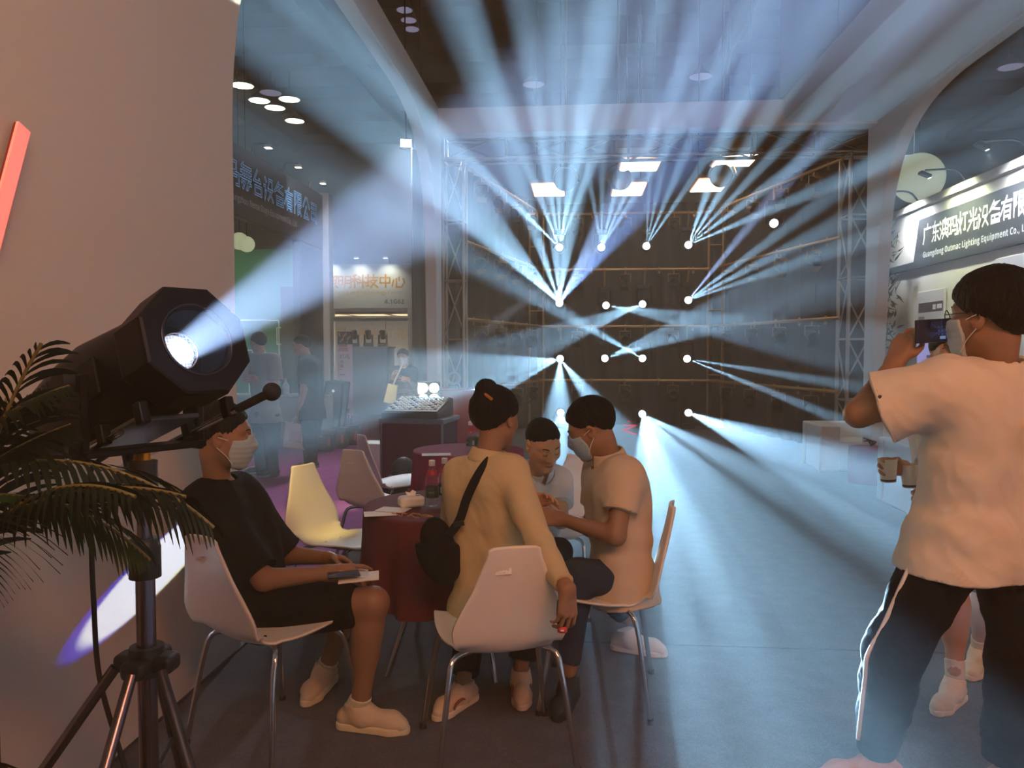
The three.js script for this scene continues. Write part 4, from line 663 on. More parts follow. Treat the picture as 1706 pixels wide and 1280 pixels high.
// seated man in black at the left, facing right
person({
  label: 'seated man in black tee and black shorts, masked, facing right beside the follow spot', skin: SKd, w: 1.03, k: 1.02, hk: 1.05, face: V(.93, -.1, -.36), up: V(.12, 1, 0), mask: 1, maskM: cloth(0xa9bcc4), eyes: 'down',
  J: { pelvis: at(432, 1010, 3.0), shR: at(336, 838, 2.93), shL: at(398, 822, 3.2), head: at(371, 728, 2.98), elR: at(440, 966, 2.84), wrR: at(545, 955, 2.86), elL: at(480, 925, 3.28), wrL: at(548, 930, 3.16), hipR: at(440, 1018, 2.91), hipL: at(450, 1008, 3.1), knR: at(622, 1004, 2.88), anR: at(598, 1190, 2.92), knL: at(588, 985, 3.2), anL: at(541, 1122, 3.28) },
  handR: { d: V(.9, -.05, -.25), n: V(-.1, -.7, -.6), curl: [.35, .4, .4, .45, .5] }, handL: { d: V(.85, -.1, .3), n: V(.1, -.6, .7), curl: [.4, .45, .5, .5, .4] },
  hair: { thick: .004, front: .07, nape: -.05, rough: .005 }, shirt: { m: cloth(0x0b0b0d), sleeve: .93, flare: .022, e: .02, wr: .008, round: 1, hem: .04 }, pants: { m: cloth(0x08080a), len: .86, e: .02, hemR: .088 },
  shoes: { m: std(0xc9b597, .8), sole: std(0xd8c8a8, .7), laceM: std(0xd8c8b0, .8), sockM: cloth(0xd0cabc), sockT: .16 }, toeR: V(1, 0, .12), toeL: V(-.1, 0, 1),
});
// woman with a bun, from behind
const woman = person({
  label: 'woman with a hair bun in a cream cardigan, seated with her back to the viewer', skin: SKd, k: .93, w: .9, hk: 1.06, face: V(.45, -.12, -.88), up: V(0, 1, -.1),
  J: { pelvis: at(822, 1012, 2.98), shR: at(852, 790, 2.95), shL: at(766, 792, 3.06), head: at(826, 700, 3.05), elR: at(899, 905, 2.72), wrR: at(945, 982, 2.5), elL: at(752, 890, 3.25), wrL: at(800, 885, 3.45), hipR: at(850, 1020, 2.98), hipL: at(795, 1020, 3.02), knR: at(890, 985, 3.4), anR: at(868, 1112, 3.3), knL: at(790, 1000, 3.42), anL: at(772, 1138, 3.16) },
  handR: { d: V(.02, -1, .05), n: V(-.6, -.1, -.75), curl: [.5, .55, .6, .6, .6] }, handL: { d: V(.5, 0, -.9), n: V(0, -1, 0) },
  hair: { thick: .01, front: .07, nape: -.06, side: -.0, bun: 1, rough: .005 }, shirt: { m: cloth(0xc2ad86), sleeve: 1.88, e: .018, wr: .009, hem: .03, cuff: .036, nr: .076, neck: .03, collar: 1 }, pants: { m: cloth(0x14161b), len: 1.9, e: .018, e1: .02, hemR: .066 },
  shoes: { m: std(0xcdb093, .7), sole: std(0xdcc8ac, .7), stripeM: std(0x7a3a22, .6) }, toeR: V(.1, 0, 1), toeL: V(-.5, 0, .85),
});
// man with the lanyard, bending over the table
const P3 = person({
  label: 'man in a white polo with a blue lanyard, looking down across the table', skin: skinM(0xd09a74), k: .96, hk: 1.06, face: V(.42, -.42, .72), up: V(.12, .9, .42), eyes: 'down',
  J: { pelvis: at(880, 920, 4.35), shR: at(862, 795, 4.02), shL: at(930, 800, 4.18), head: at(905, 742, 3.88), elR: at(852, 870, 3.82), wrR: at(878, 838, 3.66), elL: at(935, 868, 4.0), wrL: at(912, 846, 3.74), hipR: at(862, 925, 4.3), hipL: at(905, 925, 4.4), knR: at(850, 915, 3.9), anR: at(860, 1060, 4.0), knL: at(930, 920, 4.0), anL: at(940, 1060, 4.1) },
  handR: { d: V(.75, .25, .1), n: V(0, -.5, .8), curl: [.5, .55, .6, .6, .5] }, handL: { d: V(-.8, .1, .3), n: V(0, -.9, .2), curl: [.5, .5, .5, .5, .5] },
  hair: { thick: -.001, front: .074, nape: -.03, side: .022, rough: .003 }, shirt: { m: cloth(0xe2e0dc), sleeve: .62, e: .02, wr: .008, hem: .05, collar: 1, nr: .077 }, pants: { m: cloth(0x16181d), len: 1.9, e: .016 }, shoes: { m: std(0x22211f, .6), sole: M.rubber, plain: 1 }, toeR: V(0, 0, 1), toeL: V(.2, 0, 1),
});
// man in the peach polo, seated at the right, facing left
person({
  label: 'seated man in a peach polo shirt and mask, bending over his hands, facing left', skin: SKd, k: .97, hk: 1.04, face: V(-.86, -.42, -.2), up: V(-.38, .9, 0), mask: 1, maskM: cloth(0x9db4c2), eyes: 'down',
  J: { pelvis: at(1040, 962, 3.36), shL: at(1042, 795, 3.24), shR: at(1002, 782, 3.56), head: at(986, 716, 3.38), elL: at(1026, 893, 3.14), wrL: at(935, 865, 3.28), elR: at(985, 880, 3.6), wrR: at(925, 862, 3.46), hipL: at(1040, 968, 3.27), hipR: at(1030, 962, 3.46), knL: at(962, 958, 3.2), anL: at(948, 1118, 3.22), knR: at(975, 960, 3.66), anR: at(1046, 1030, 3.8) },
  handL: { d: V(-.9, .05, -.1), n: V(0, -.5, -.8), curl: [.5, .55, .6, .6, .4] }, handR: { d: V(-.9, 0, .3), n: V(0, -.6, .7), curl: [.5, .5, .55, .6, .4] },
  hair: { thick: .004, up: .006, front: .07, nape: -.045, rough: .006 }, shirt: { m: cloth(0xcdb69c), sleeve: .6, flare: .02, e: .022, wr: .008, hem: .1, collar: 1, nr: .077, pull: [.6, .8] }, pants: { m: cloth(0x2a323c), len: 1.9, e: .004, e1: .014, hemR: .05 },
  shoes: { m: std(0xd8ccc0, .7), mL: std(0x101114, .7), laceM: std(0x807870, .8), sole: std(0xe0d4c8, .7) }, toeL: V(-.25, 0, .95), toeR: V(.9, 0, .3),
});
// filming man at the right, from behind
const P5 = person({
  label: 'man in a white tee and dark joggers seen from behind, filming with a phone', skin: SKd, k: 1.03, hk: 1.12, face: V(-.55, -.02, -.84), up: V(0, 1, 0), mask: 1, maskM: cloth(0xb4c0c6), glasses: 1,
  J: { pelvis: at(1632, 895, 2.62), shL: at(1560, 652, 2.52), shR: at(1745, 650, 2.7), head: at(1650, 532, 2.6), elL: at(1430, 690, 2.6), wrL: at(1490, 606, 2.7), elR: at(1738, 705, 2.98), wrR: at(1628, 588, 2.98), hipL: at(1588, 900, 2.58), hipR: at(1680, 900, 2.66), knL: at(1490, 1085, 2.56), anL: at(1462, 1236, 2.68), knR: at(1700, 1085, 2.58), anR: at(1675, 1250, 2.6) },
  handL: { d: V(.4, .85, -.15), n: V(.75, -.1, -.55), curl: [.3, .5, .55, .6, .35] }, handR: { d: V(-.7, .55, .2), n: V(-.3, -.2, -.9), curl: [.4, .5, .5, .5, .5] },
  hair: { thick: .011, up: .004, front: .055, nape: -.065, side: -.002, rough: .006 }, shirt: { m: cloth(0xd8cbb8), sleeve: .7, flare: .062, e: .04, wr: .012, hem: .11, wide: 1, round: 1, nr: .068, pull: [.75, .5] }, pants: { m: cloth(0x0e1016), len: 1.93, e: .026, e1: .034, hemR: .075, wr: .01, cuffM: cloth(0x14181e), edgeGlint: 1 },
  shoes: { m: std(0xb98a78, .7), sole: std(0xd0b0a0, .7), laceM: std(0xd8c0b0, .8) }, toeL: V(-1, 0, .1), toeR: V(-.9, 0, -.1),
});
// person behind him with the cups
const P6 = person({
  label: 'person in shorts holding a paper cup, mostly hidden behind the filming man', skin: SKl, k: .95, face: V(-.3, -.05, .95), hair: { thick: .008, front: .06, nape: -.06 }, cell: 1.15,
  J: { pelvis: at(1600, 860, 3.5), shR: at(1548, 720, 3.48), shL: at(1640, 720, 3.55), head: at(1585, 592, 3.5), elR: at(1560, 815, 3.36), wrR: at(1506, 780, 3.22), elL: at(1640, 830, 3.4), wrL: at(1560, 812, 3.28), hipR: at(1575, 870, 3.48), hipL: at(1625, 870, 3.54), knR: at(1592, 1010, 3.4), anR: at(1590, 1118, 3.34), knL: at(1640, 1000, 3.6), anL: at(1632, 1075, 3.72) },
  handR: { d: V(-.95, .1, .25), n: V(.15, -.2, .95), curl: [.55, .6, .65, .7, .5] }, handL: { d: V(-.9, .0, .3), n: V(.1, -.1, .95), curl: [.5, .55, .6, .6, .5] },
  shirt: { m: cloth(0xbfb2a4), sleeve: .5, e: .02, hem: .05, round: 1 }, pants: { m: cloth(0x3a3430), len: .8, e: .02, hemR: .1 }, shoes: { m: std(0xd8c6a6, .7), sole: std(0xe0d0b4, .7), sockM: cloth(0xd8c8b4), sockT: .18 }, toeR: V(-.7, 0, .7), toeL: V(-.6, 0, .8),
});
// people in the aisle
person({
  label: 'standing man in a grey tee and dark trousers with folded arms in the aisle', skin: SKl, k: .98, face: V(-.75, -.1, -.5), cell: 1.35, hair: { thick: .004, front: .07, nape: -.045 },
  J: { pelvis: at(443, 690, 8.8), shR: at(458, 600, 8.7), shL: at(420, 600, 8.95), head: at(430, 572, 8.8), elR: at(460, 640, 8.65), wrR: at(430, 632, 8.7), elL: at(408, 632, 9.0), wrL: at(432, 636, 8.9), hipR: at(453, 696, 8.74), hipL: at(433, 696, 8.9), knR: at(452, 750, 8.76), anR: at(455, 797, 8.8), knL: at(434, 750, 8.9), anL: at(436, 795, 8.95) },
  handR: { d: V(-.9, .2, 0), n: V(0, -.3, 1) }, handL: { d: V(.9, .1, 0), n: V(0, 0, -1) }, shirt: { m: cloth(0x8e8a82), sleeve: .85, e: .02, hem: .1, flare: .03, round: 1 }, pants: { m: cloth(0x252a2c), len: 1.95, e: .02, e1: .02, hemR: .07 }, shoes: { m: std(0x1a1a1c, .7), sole: std(0x8a8680, .7), plain: 1 }, toeR: V(-.6, 0, .75), toeL: V(-.8, 0, .5),
});
const P8 = person({
  label: 'standing man in a dark tee and dark trousers carrying a paper bag in the aisle', skin: SKl, k: .98, face: V(-.85, -.15, .1), cell: 1.35, hair: { thick: .004, front: .07, nape: -.045 },
  J: { pelvis: at(520, 685, 9.1), shR: at(524, 605, 9.3), shL: at(508, 605, 8.95), head: at(502, 577, 9.1), elR: at(530, 645, 9.4), wrR: at(522, 680, 9.4), elL: at(506, 650, 8.9), wrL: at(498, 690, 8.95), hipR: at(524, 690, 9.2), hipL: at(514, 690, 9.0), knR: at(520, 740, 9.25), anR: at(520, 778, 9.45), knL: at(514, 740, 9.0), anL: at(516, 786, 9.15) },
  handR: { d: V(0, -1, 0), n: V(1, 0, 0) }, handL: { d: V(-.2, -1, 0), n: V(.9, 0, -.3), curl: [.9, .9, .9, .9, .6] }, shirt: { m: cloth(0x22262c), sleeve: .8, e: .022, hem: .1, flare: .03, round: 1 }, pants: { m: cloth(0x1a1d22), len: 1.95, e: .018, e1: .016, hemR: .062 }, shoes: { m: std(0x4a3c34, .7), sole: std(0xa09488, .7), plain: 1 }, toeR: V(-.8, 0, .5), toeL: V(-.7, 0, .6),
});
const P9 = person({
  label: 'woman in a dark sweater and face mask holding a cream bag in the far aisle', skin: SKl, k: .92, w: .9, face: V(.05, -.1, 1), mask: 1, maskM: cloth(0xdedede), cell: 1.35, hair: { thick: .006, front: .07, nape: -.06 },
  J: { pelvis: at(672, 650, 10.6), shR: at(657, 619, 10.55), shL: at(688, 619, 10.6), head: at(671, 596, 10.55), elR: at(652, 640, 10.5), wrR: at(655, 630, 10.35), elL: at(692, 642, 10.5), wrL: at(680, 632, 10.35), hipR: at(664, 668, 10.6), hipL: at(680, 668, 10.62), knR: at(664, 715, 10.6), anR: at(664, 752, 10.65), knL: at(680, 715, 10.6), anL: at(680, 752, 10.65) },
  handR: { d: V(.1, .7, .5), n: V(.9, 0, .2), curl: [.8, .8, .8, .8, .6] }, handL: { d: V(-.9, .1, .3), n: V(0, .2, .9) }, shirt: { m: cloth(0x2c2830), sleeve: 1.85, e: .018, hem: .05, round: 1 }, pants: { m: cloth(0x5a5e62), len: 1.95, e: .02, e1: .03, hemR: .08 }, shoes: { m: std(0x6a625c, .7), sole: std(0xa09890, .7), plain: 1 }, toeR: V(0, 0, 1), toeL: V(.2, 0, 1),
});
// things held or worn
{
  // phone of the filming man
  const p = at(1562, 551, 2.66), t = thing('phone', 'phone held sideways by the filming man, its screen showing the beams', 'phone', p.toArray()); t.lookAt(p.x + .16, EYE + .02, p.z + 1); t.rotateZ(.06);
  part('case', rbox(.155, .077, .009, .006, 4), std(0x101014, .3), t);
  const tx = canvasTex(256, 128, (x, W, H) => { x.fillStyle = '#0a1024'; x.fillRect(0, 0, W, H); for (let i = 0; i < 26; i++) { const a = i * .61, cx = 150 + 12 * Math.cos(i * 2), cy = 66 + 10 * Math.sin(i * 3); x.strokeStyle = i % 3 ? '#27458a' : '#5d7fc0'; x.lineWidth = 1 + i % 3; x.beginPath(); x.moveTo(cx, cy); x.lineTo(cx + 90 * Math.cos(a), cy + 70 * Math.sin(a)); x.stroke(); } x.fillStyle = '#a8c4e8'; for (let i = 0; i < 9; i++) x.fillRect(128 + (i % 3) * 20, 40 + Math.floor(i / 3) * 22, 4, 4); x.fillStyle = '#8fb0d8'; x.fillRect(136, 96, 34, 18); x.fillStyle = '#1a1f30'; x.fillRect(0, 0, 14, H); });
  part('screen', new THREE.PlaneGeometry(.149, .071).translate(0, 0, .0048), new THREE.MeshStandardMaterial({ color: 0, emissive: 0xffffff, emissiveMap: tx, emissiveIntensity: .5, roughness: .1 }), t);
  // sleeve emblem
  P5.t.updateMatrixWorld(true); const ry = new THREE.Raycaster(camera.position.clone(), at(1466, 662, 1).sub(camera.position).normalize()), hit = ry.intersectObject(P5.t.getObjectByName('shirt'))[0], sp = hit ? hit.point : at(1466, 662, 2.45); part('sleeve_emblem', merge([new THREE.SphereGeometry(.007, 10, 8).scale(1, 1, .4), new THREE.SphereGeometry(.005, 10, 8).scale(1, .7, .4).translate(.007, -.002, 0)]).translate(sp.x - P5.O.x, sp.y - P5.O.y, sp.z - P5.O.z), std(0x1c1c50, .6), P5.t);
  // paper cups
  const cupG = lathe([[0, 0], [.027, 0], [.0275, .004], [.036, .088], [.038, .09], [.037, .093], [.0345, .091], [.0262, .008], [0, .006]], 28), bandG = lathe([[.0279, .004], [.0288, .012], [.0284, .0125], [.0274, .004]], 28);
  const cm = std(0xded2ba, .6), bm = std(0x5a3c2a, .6);
  for (const [px, py, D, lab] of [[1480, 803, 3.17, 'cream paper cup with a brown base band, held out clear of the filming man'], [1516, 812, 3.21, 'second cream paper cup, half hidden by the white tee']]) { const q = at(px, py, D), c = thing('paper_cup', lab, 'cup', q.toArray(), 0, 'paper cups'); c.rotation.z = .06; part('cup', cupG, cm, c); part('band', bandG, bm, c); part('drink', cyl(.033, .033, .002, 24).translate(0, .078, 0), std(0x3a2416, .2), c); }
  // booklet and phone of the man in black
  { const q = at(598, 962, 2.86), b = thing('booklet', 'white open booklet on the lap of the man in black', 'booklet', q.toArray(), .25); part('page', rbox(.15, .006, .11, .002).rotateZ(.06), M.paper, b); part('page', rbox(.11, .006, .11, .002).rotateZ(-.15).translate(-.02, .012, -.03), std(0xc8ccd0, .7), b); const f = thing('phone', 'dark blue phone lying on the open booklet', 'phone', q.clone().add(V(-.05, .018, .03)).toArray(), .4); part('case', rbox(.12, .009, .06, .004), std(0x10162a, .3), f); part('screen', rbox(.112, .0015, .054, .0005).translate(0, .005, 0), std(0x0c1838, .1), f); }
  // bag of the woman, strap over her shoulder
  { const g = at(738, 905, 2.94), b = thing('shoulder_bag', 'black shoulder bag hanging at the left side of the woman with the bun', 'bag', g.toArray()); const bm2 = cloth(0x0d0d10);
    part('pouch', nets(p => { const y = p.y, w = .085 + .02 * Math.sin((y + .14) * 8); return smax(ell(p.x + .02 + y * .15, y + .03, p.z, .07 + .02 * (y < 0 ? 1 : 0), .135, .05) + .006 * N3(p.x * 16, y * 14, p.z * 16), y - .11, .03); }, V(-.14, -.22, -.09), V(.14, .16, .09), .008), bm2, b);
    const S = [[765, 868, 2.9], [778, 830, 2.895], [792, 800, 2.9], [808, 775, 2.915], [822, 762, 2.96], [835, 760, 3.03]].map(a => at(...a).sub(g)); const st = part('strap', (() => { const c = new THREE.CatmullRomCurve3([V(.03, .04, .04), ...S]), n = 40, pos = [], idx = []; for (let i = 0; i <= n; i++) { const q = c.getPoint(i / n), d = c.getTangent(i / n), sw = d.clone().cross(V(0, .2, 1)).normalize().multiplyScalar(.017); for (const k of [-1, 1]) for (const z of [0, .006]) pos.push(q.x + sw.x * k, q.y + sw.y * k, q.z + z); } for (let i = 0; i < n; i++) { const a = i * 4; for (const [u, v] of [[0, 2], [3, 1], [1, 0], [2, 3]]) idx.push(a + u, a + v, a + u + 4, a + v, a + v + 4, a + u + 4); } const h = new THREE.BufferGeometry(); h.setAttribute('position', new THREE.Float32BufferAttribute(pos, 3)); h.setIndex(idx); h.computeVertexNormals(); h.setAttribute('uv', new THREE.Float32BufferAttribute(new Float32Array(pos.length / 3 * 2), 2)); return h; })(), bm2, b); part('buckle', rbox(.042, .02, .012, .003).rotateZ(.25).translate(S[0].x, S[0].y - .01, S[0].z + .008), std(0x3a3632, .35, .8), st); }
  // what her right hand holds
  { const h = woman.hands.R.pt(.1, .0, .03).add(woman.O), b = thing('small_bottle', 'small bottle with a red cap held upside down in the hand of the woman', 'bottle', h.toArray()); b.rotation.x = Math.PI; part('glass', lathe([[0, -.05], [.018, -.05], [.02, -.02], [.02, .02], [.013, .035], [0, .035]], 18), std(0x201410, .2), b); part('cap', lathe([[0, .032], [.0165, .032], [.0165, .052], [0, .054]], 18), std(0xc82828, .4), b); part('cap_mark', rbox(.012, .005, .004, .001).translate(0, .043, -.016), M.paper, b); }
  // lanyard of the man across the table
  { const a = P3.J, O3 = P3.O, m = std(0x2a7a9a, .7), c = P3.spine, f = P3.fwd.clone().multiplyScalar(1), g = new THREE.Group(); const sM = L3(a.shL, a.shR, .5);
    for (const s of [-1, 1]) { const pts = [sM.clone().addScaledVector(P3.sd, s * .062).addScaledVector(c, .04), sM.clone().addScaledVector(P3.sd, s * .072).addScaledVector(f, .075).addScaledVector(c, -.01), sM.clone().addScaledVector(P3.sd, s * .06).addScaledVector(f, .122).addScaledVector(c, -.1), sM.clone().addScaledVector(P3.sd, s * .03).addScaledVector(f, .135).addScaledVector(c, -.2)]; part('lanyard', tube(pts, .006, 6, 24), m, P3.t, 'blue lanyard strap'); } }
  // shopping bag and cream bag
  { const q = at(492, 725, 8.95), b = thing('paper_bag', 'cream paper bag with a red square carried by the man in the dark tee', 'bag', q.toArray(), .5); b.rotation.z = -.18; part('body', prism([[-.13, -.16], [.13, -.16], [.15, .14], [-.15, .14]], .11, .01), std(0xb8a490, .7), b); part('print', rbox(.14, .14, .004, .001).translate(0, -.01, .057), std(0xa05a4a, .7), b); part('panel', rbox(.02, .28, .1, .006).translate(.142, -.01, 0), std(0xb05050, .7), b); for (const z of [-.03, .03]) part('handle', tube([[-.06, .13, z], [-.04, .2, z * .4], [.0, .24, 0], [.04, .2, z * .4], [.06, .13, z]], .005, 6), M.paper, b); }
  { const q = at(652, 655, 10.3), b = thing('tote_bag', 'cream shoulder bag held by the masked woman in the far aisle', 'bag', q.toArray(), .2); b.rotation.z = -.2; part('body', prism([[-.08, -.14], [.08, -.14], [.07, .12], [-.07, .12]], .06, .012), std(0xd8d2a0, .7), b); part('strap', rod([0, .1, 0], [.07, .42, .03], .014, 8), std(0xd8d2b8, .7), b); }
}
// ---------- neighbouring stands ----------
const glow = (c, k) => new THREE.MeshStandardMaterial({ color: 0xffffff, emissive: c, emissiveIntensity: k, roughness: .6 });
const flatText = (w, h, pw, ph, draw, o = {}) => [new THREE.PlaneGeometry(w, h), std(0xffffff, .6, 0, { map: canvasTex(pw, ph, draw), ...o })];
function sign(name, label, w, h, d, frameM, tex, pos, ry) { const t = thing(name, label, 'sign', pos, ry); part('panel', rbox(w, h, d, .01), frameM, t); const [g, m] = tex; part('lettering', g.translate(0, 0, d / 2 + .002), m, t); return t; }
{
  // dark stand on the left: fascia along the aisle, green walls inside, white end pillar
  const X = -4.62, dark = std(0x26262b, .6), green = std(0x2f6b48, .7);
  const fx = sign('fascia_sign', 'long dark fascia board with blue outlined characters on the left stand', 6.2, .97, .12, dark, flatText(6.1, .95, 2048, 320, (x, w, h) => {
    x.fillStyle = '#2a292e'; x.fillRect(0, 0, w, h); x.strokeStyle = '#6fb0ea'; write(x, '马舞台设备有限公司', 770, 70, 112, 15, 1.2); x.strokeStyle = '#23272f'; write(x, '马舞台设备有限公司', 770, 70, 112, 6, 1.2); x.fillStyle = '#8d9098'; x.font = '44px sans-serif'; x.fillText('Guangzhou Nema Stage Equipment Co., Ltd', 760, 256);
  }), [X, 3.76, -10.75], Math.PI / 2);
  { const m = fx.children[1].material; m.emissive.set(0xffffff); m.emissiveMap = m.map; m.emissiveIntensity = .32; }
  for (let i = 0; i < 3; i++) { const p = V(X + .25, 4.36, -10.9 - i * 1.2), t = thing('arm_light', ['nearest', 'middle', 'farthest'][i] + ' of three small white arm lights on top of the dark fascia', 'lamp', p.toArray()); part('arm', tube([[-.25, -.12, 0], [-.2, .04, 0], [0, .04, 0]], .012, 6), M.steel, t); part('head', rbox(.09, .05, .1, .015), M.whitePaint, t); part('bulb', new THREE.PlaneGeometry(.1, .11).rotateX(Math.PI / 2).translate(0, -.027, 0), glow(0xfff4e0, 2), t); }
  struct('wall_stand_green', box(3.4, 3.3, .1).translate(X - 1.65, 1.65, -13.95), green);
  struct('wall_stand_side', box(.1, 3.3, 5).translate(-8, 1.65, -11.5), green);
  struct('trim_3', rbox(.22, 4.3, .24, .02).translate(X + .05, 2.15, -14.0), M.whitePaint);
  struct('wall_stand_dark', box(.12, 3.3, 1.2).translate(X - .02, 1.65, -13.3), dark);
  for (const [px, py, w, h, lab] of [[432, 577, .75, .95, 'large white-framed panel on the green wall'], [395, 620, .6, .8, 'second white-framed panel lower left on the green wall'], [475, 560, .3, .3, 'small brown plaque on the green wall'], [438, 655, .5, .4, 'lower framed panel on the green wall behind the man in grey']]) {
    const p = at(px, py, 13.86), t = thing('wall_panel', lab, 'panel', [p.x, p.y, -13.87]); part('board', rbox(w, h, .03, .006), lab.includes('brown') ? std(0x5a3a2c, .7) : std(0x2c6044, .6), t);
    for (const k of [-1, 1]) { part('frame_side', rbox(.02, h, .04, .005).translate(k * w / 2, 0, .005), M.whitePaint, t); part('frame_rail', rbox(w, .02, .04, .005).translate(0, k * h / 2, .005), M.whitePaint, t); }
  }
  spot('stand_light', 0xd8ffe0, 16, V(-6.2, 3.2, -11.5), V(-6.2, 1.2, -13.9), 60, .8, .1); spot('stand_light', 0xffffff, 6, V(-4.0, 4.4, -12), V(-4.6, 3.2, -13), 50, .8, .05);
  struct('shelf_wall', box(.6, 2.6, .12).translate(-5.0, 1.3, -13.75), std(0x3b2f2a, .7));
  // lantern pair at the left, then one large pale glowing globe
  for (const [px, py, D, r, lab] of [[399, 402, 11.4, .13, 'pale green globe lantern, left and upper of the pair'], [411, 407, 11.0, .115, 'pale green globe lantern, right and lower of the pair']]) { const p = at(px, py, D), t = thing('glowing_globe', lab, 'lamp', p.toArray()); part('globe', new THREE.SphereGeometry(r, 20, 14), glow(0xd8e8b0, .48), t); part('cord', rod([0, r, 0], [0, 11.9 - p.y, 0], .004, 6), M.blackMetal, t); }
  { const p = at(1530, 297, 12.4), t = thing('glowing_globe', 'large pale glowing globe on a cord above the right stand', 'lamp', p.toArray()); part('globe', new THREE.SphereGeometry(.37, 40, 28), glow(0xd6e4c4, .48), t); part('cord', rod([0, .37, 0], [0, 11.9 - p.y, 0], .006, 6), M.blackMetal, t); }
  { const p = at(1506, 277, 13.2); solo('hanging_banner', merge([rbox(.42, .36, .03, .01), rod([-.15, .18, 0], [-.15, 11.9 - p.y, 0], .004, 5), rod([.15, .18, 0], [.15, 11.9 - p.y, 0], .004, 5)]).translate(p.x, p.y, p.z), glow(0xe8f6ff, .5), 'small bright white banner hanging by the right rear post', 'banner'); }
  { const p = at(1395, 60, 15), t = thing('hanging_banner', 'tall pinkish grey banner hanging high above the stage', 'banner', p.toArray()); for (const k of [-1, 1]) part('cloth', rbox(1.02, 2.6, .04, .02).translate(k * .515, .2, 0), std(0x8a7f86, .9), t); part('cable', rod([0, 1.5, 0], [0, 11.9 - p.y, 0], .01, 6), M.blackMetal, t); }
  // white stand with gold characters
  const D = 20, p0 = at(548, 515, D), p1 = at(688, 440, D), w = p1.x - p0.x + 1.2, h = p1.y - p0.y;
  sign('fascia_sign', 'white fascia with gold characters and the number 4.1G62 over the far stand', w, h, .2, M.whitePaint, flatText(w - .02, h - .02, 1024, Math.round(1024 * h / w), (x, W, H) => {
    x.fillStyle = '#d8d2cc'; x.fillRect(0, 0, W, H); const k = W / w, ch = 21 * D / 1300 * k; x.strokeStyle = '#d08a20'; write(x, '照明科技中心', W - (690 - 541) * D / 1300 * k, H * .24, ch, ch * .13, 1.1);
    x.fillStyle = '#d39a4a'; x.font = `${ch * .42}px sans-serif`; x.fillText('Science and Technology Center', W - (690 - 552) * D / 1300 * k, H * .68); x.fillStyle = '#4a423c'; x.font = `bold ${ch * .5}px sans-serif`; x.fillText('4.1G62', W - 47 * D / 1300 * k, H * .9);
  }), [p1.x - w / 2, (p0.y + p1.y) / 2, -D], 0);
  sign('fascia_sign', 'side fascia of the far white stand with a dark mark', 4.5, h, .16, M.whitePaint, flatText(4.4, h - .02, 512, 128, (x, W, H) => { x.fillStyle = '#d4d0cc'; x.fillRect(0, 0, W, H); x.fillStyle = '#3a3836'; x.fillRect(30, 30, 40, 70); x.strokeStyle = '#c09048'; write(x, '明科技', 180, 40, 40, 6); }), [p1.x + .12, (p0.y + p1.y) / 2, -D - 2.35], Math.PI / 2);
  for (let i = 0; i < 4; i++) { const q = V(p1.x - .6 - i * .75, p1.y + .12, -D + .5), t = thing('arm_light', ['first', 'second', 'third', 'fourth'][i] + ' arm light from the right on top of the white fascia', 'lamp', q.toArray()); part('arm', tube([[0, -.1, -.45], [0, .02, -.3], [0, .02, 0]], .012, 6), M.steel, t); part('head', rbox(.1, .05, .08, .015), M.whitePaint, t); part('bulb', new THREE.PlaneGeometry(.11, .09).rotateX(Math.PI / 2).translate(0, -.027, 0), glow(0xffffff, 3), t); if (i < 3) spot('arm_light_lamp', 0xf4fff0, 2.4, q.clone().add(V(0, -.05, 0)), V(q.x, p1.y - .6, -D + .1), 55, .9, .04); }
  for (const [px, lab] of [[686, 'right front'], [552, 'left front']]) { const q = at(px, 600, D); struct('stand_pillar', rbox(.18, p0.y, .18, .02).translate(q.x, p0.y / 2, -D), M.whitePaint); }
  struct('wall_stand_white', box(5.2, 3.4, .12).translate(p1.x - 1.6, 1.7, -24), std(0xb9c2c0, .7));
  struct('wall_stand_end', box(.1, 3.4, 3).translate(p1.x + .6, 1.7, -22.4), std(0xb9c2c0, .7));
  { const q = at(625, 562, 23.9); sign('wall_lettering', 'pale gold characters on the back wall of the far stand', 4.4, .8, .04, std(0xc3c6c2, .7), flatText(4.38, .78, 1024, 182, (x, W, H) => { x.fillStyle = '#bfc6c4'; x.fillRect(0, 0, W, H); x.strokeStyle = '#c9a468'; write(x, '有限专业舞台灯光制造', 40, 24, 74, 8, 1.2); x.fillStyle = '#cfae78'; x.font = '40px sans-serif'; x.fillText('Professional Stage Lighting Manufacturer', 60, 160); }), [q.x, q.y, -23.9], 0); }
  { const lampY = 2.35; for (let i = 0; i < 3; i++) { const t = thing('light_box', ['left', 'middle', 'right'][i] + ' glowing cream ceiling panel inside the far white stand', 'lamp', [p1.x - 2.6 + i * 1.15, 2.42, -D - 1.2]); part('frame', rbox(1.0, .06, 1.0, .01).translate(0, .03, 0), M.whitePaint, t); part('diffuser', new THREE.PlaneGeometry(.95, .95).rotateX(Math.PI / 2).translate(0, -.004, 0), glow(0xffe8a8, 1.6), t); } const l = new THREE.RectAreaLight(0xfff0cc, 7, 3.2, .9); l.position.set(p1.x - 1.5, 2.38, -D - 1.2); l.lookAt(p1.x - 1.5, 0, -D - 1.2); l.name = 'light_box_light'; scene.add(l); }
  struct('ceiling_stand', box(4.6, .06, 3.7).translate(p1.x - 1.5, 2.51, -D - 1.97), M.whitePaint); struct('ceiling_stand_rail', box(4.2, .06, .1).translate(p1.x - 1.5, 2.44, -D - .3), M.steel); struct('ceiling_stand_rail', box(4.2, .08, .14).translate(p1.x - 1.5, 2.25, -D + .02), M.steel);
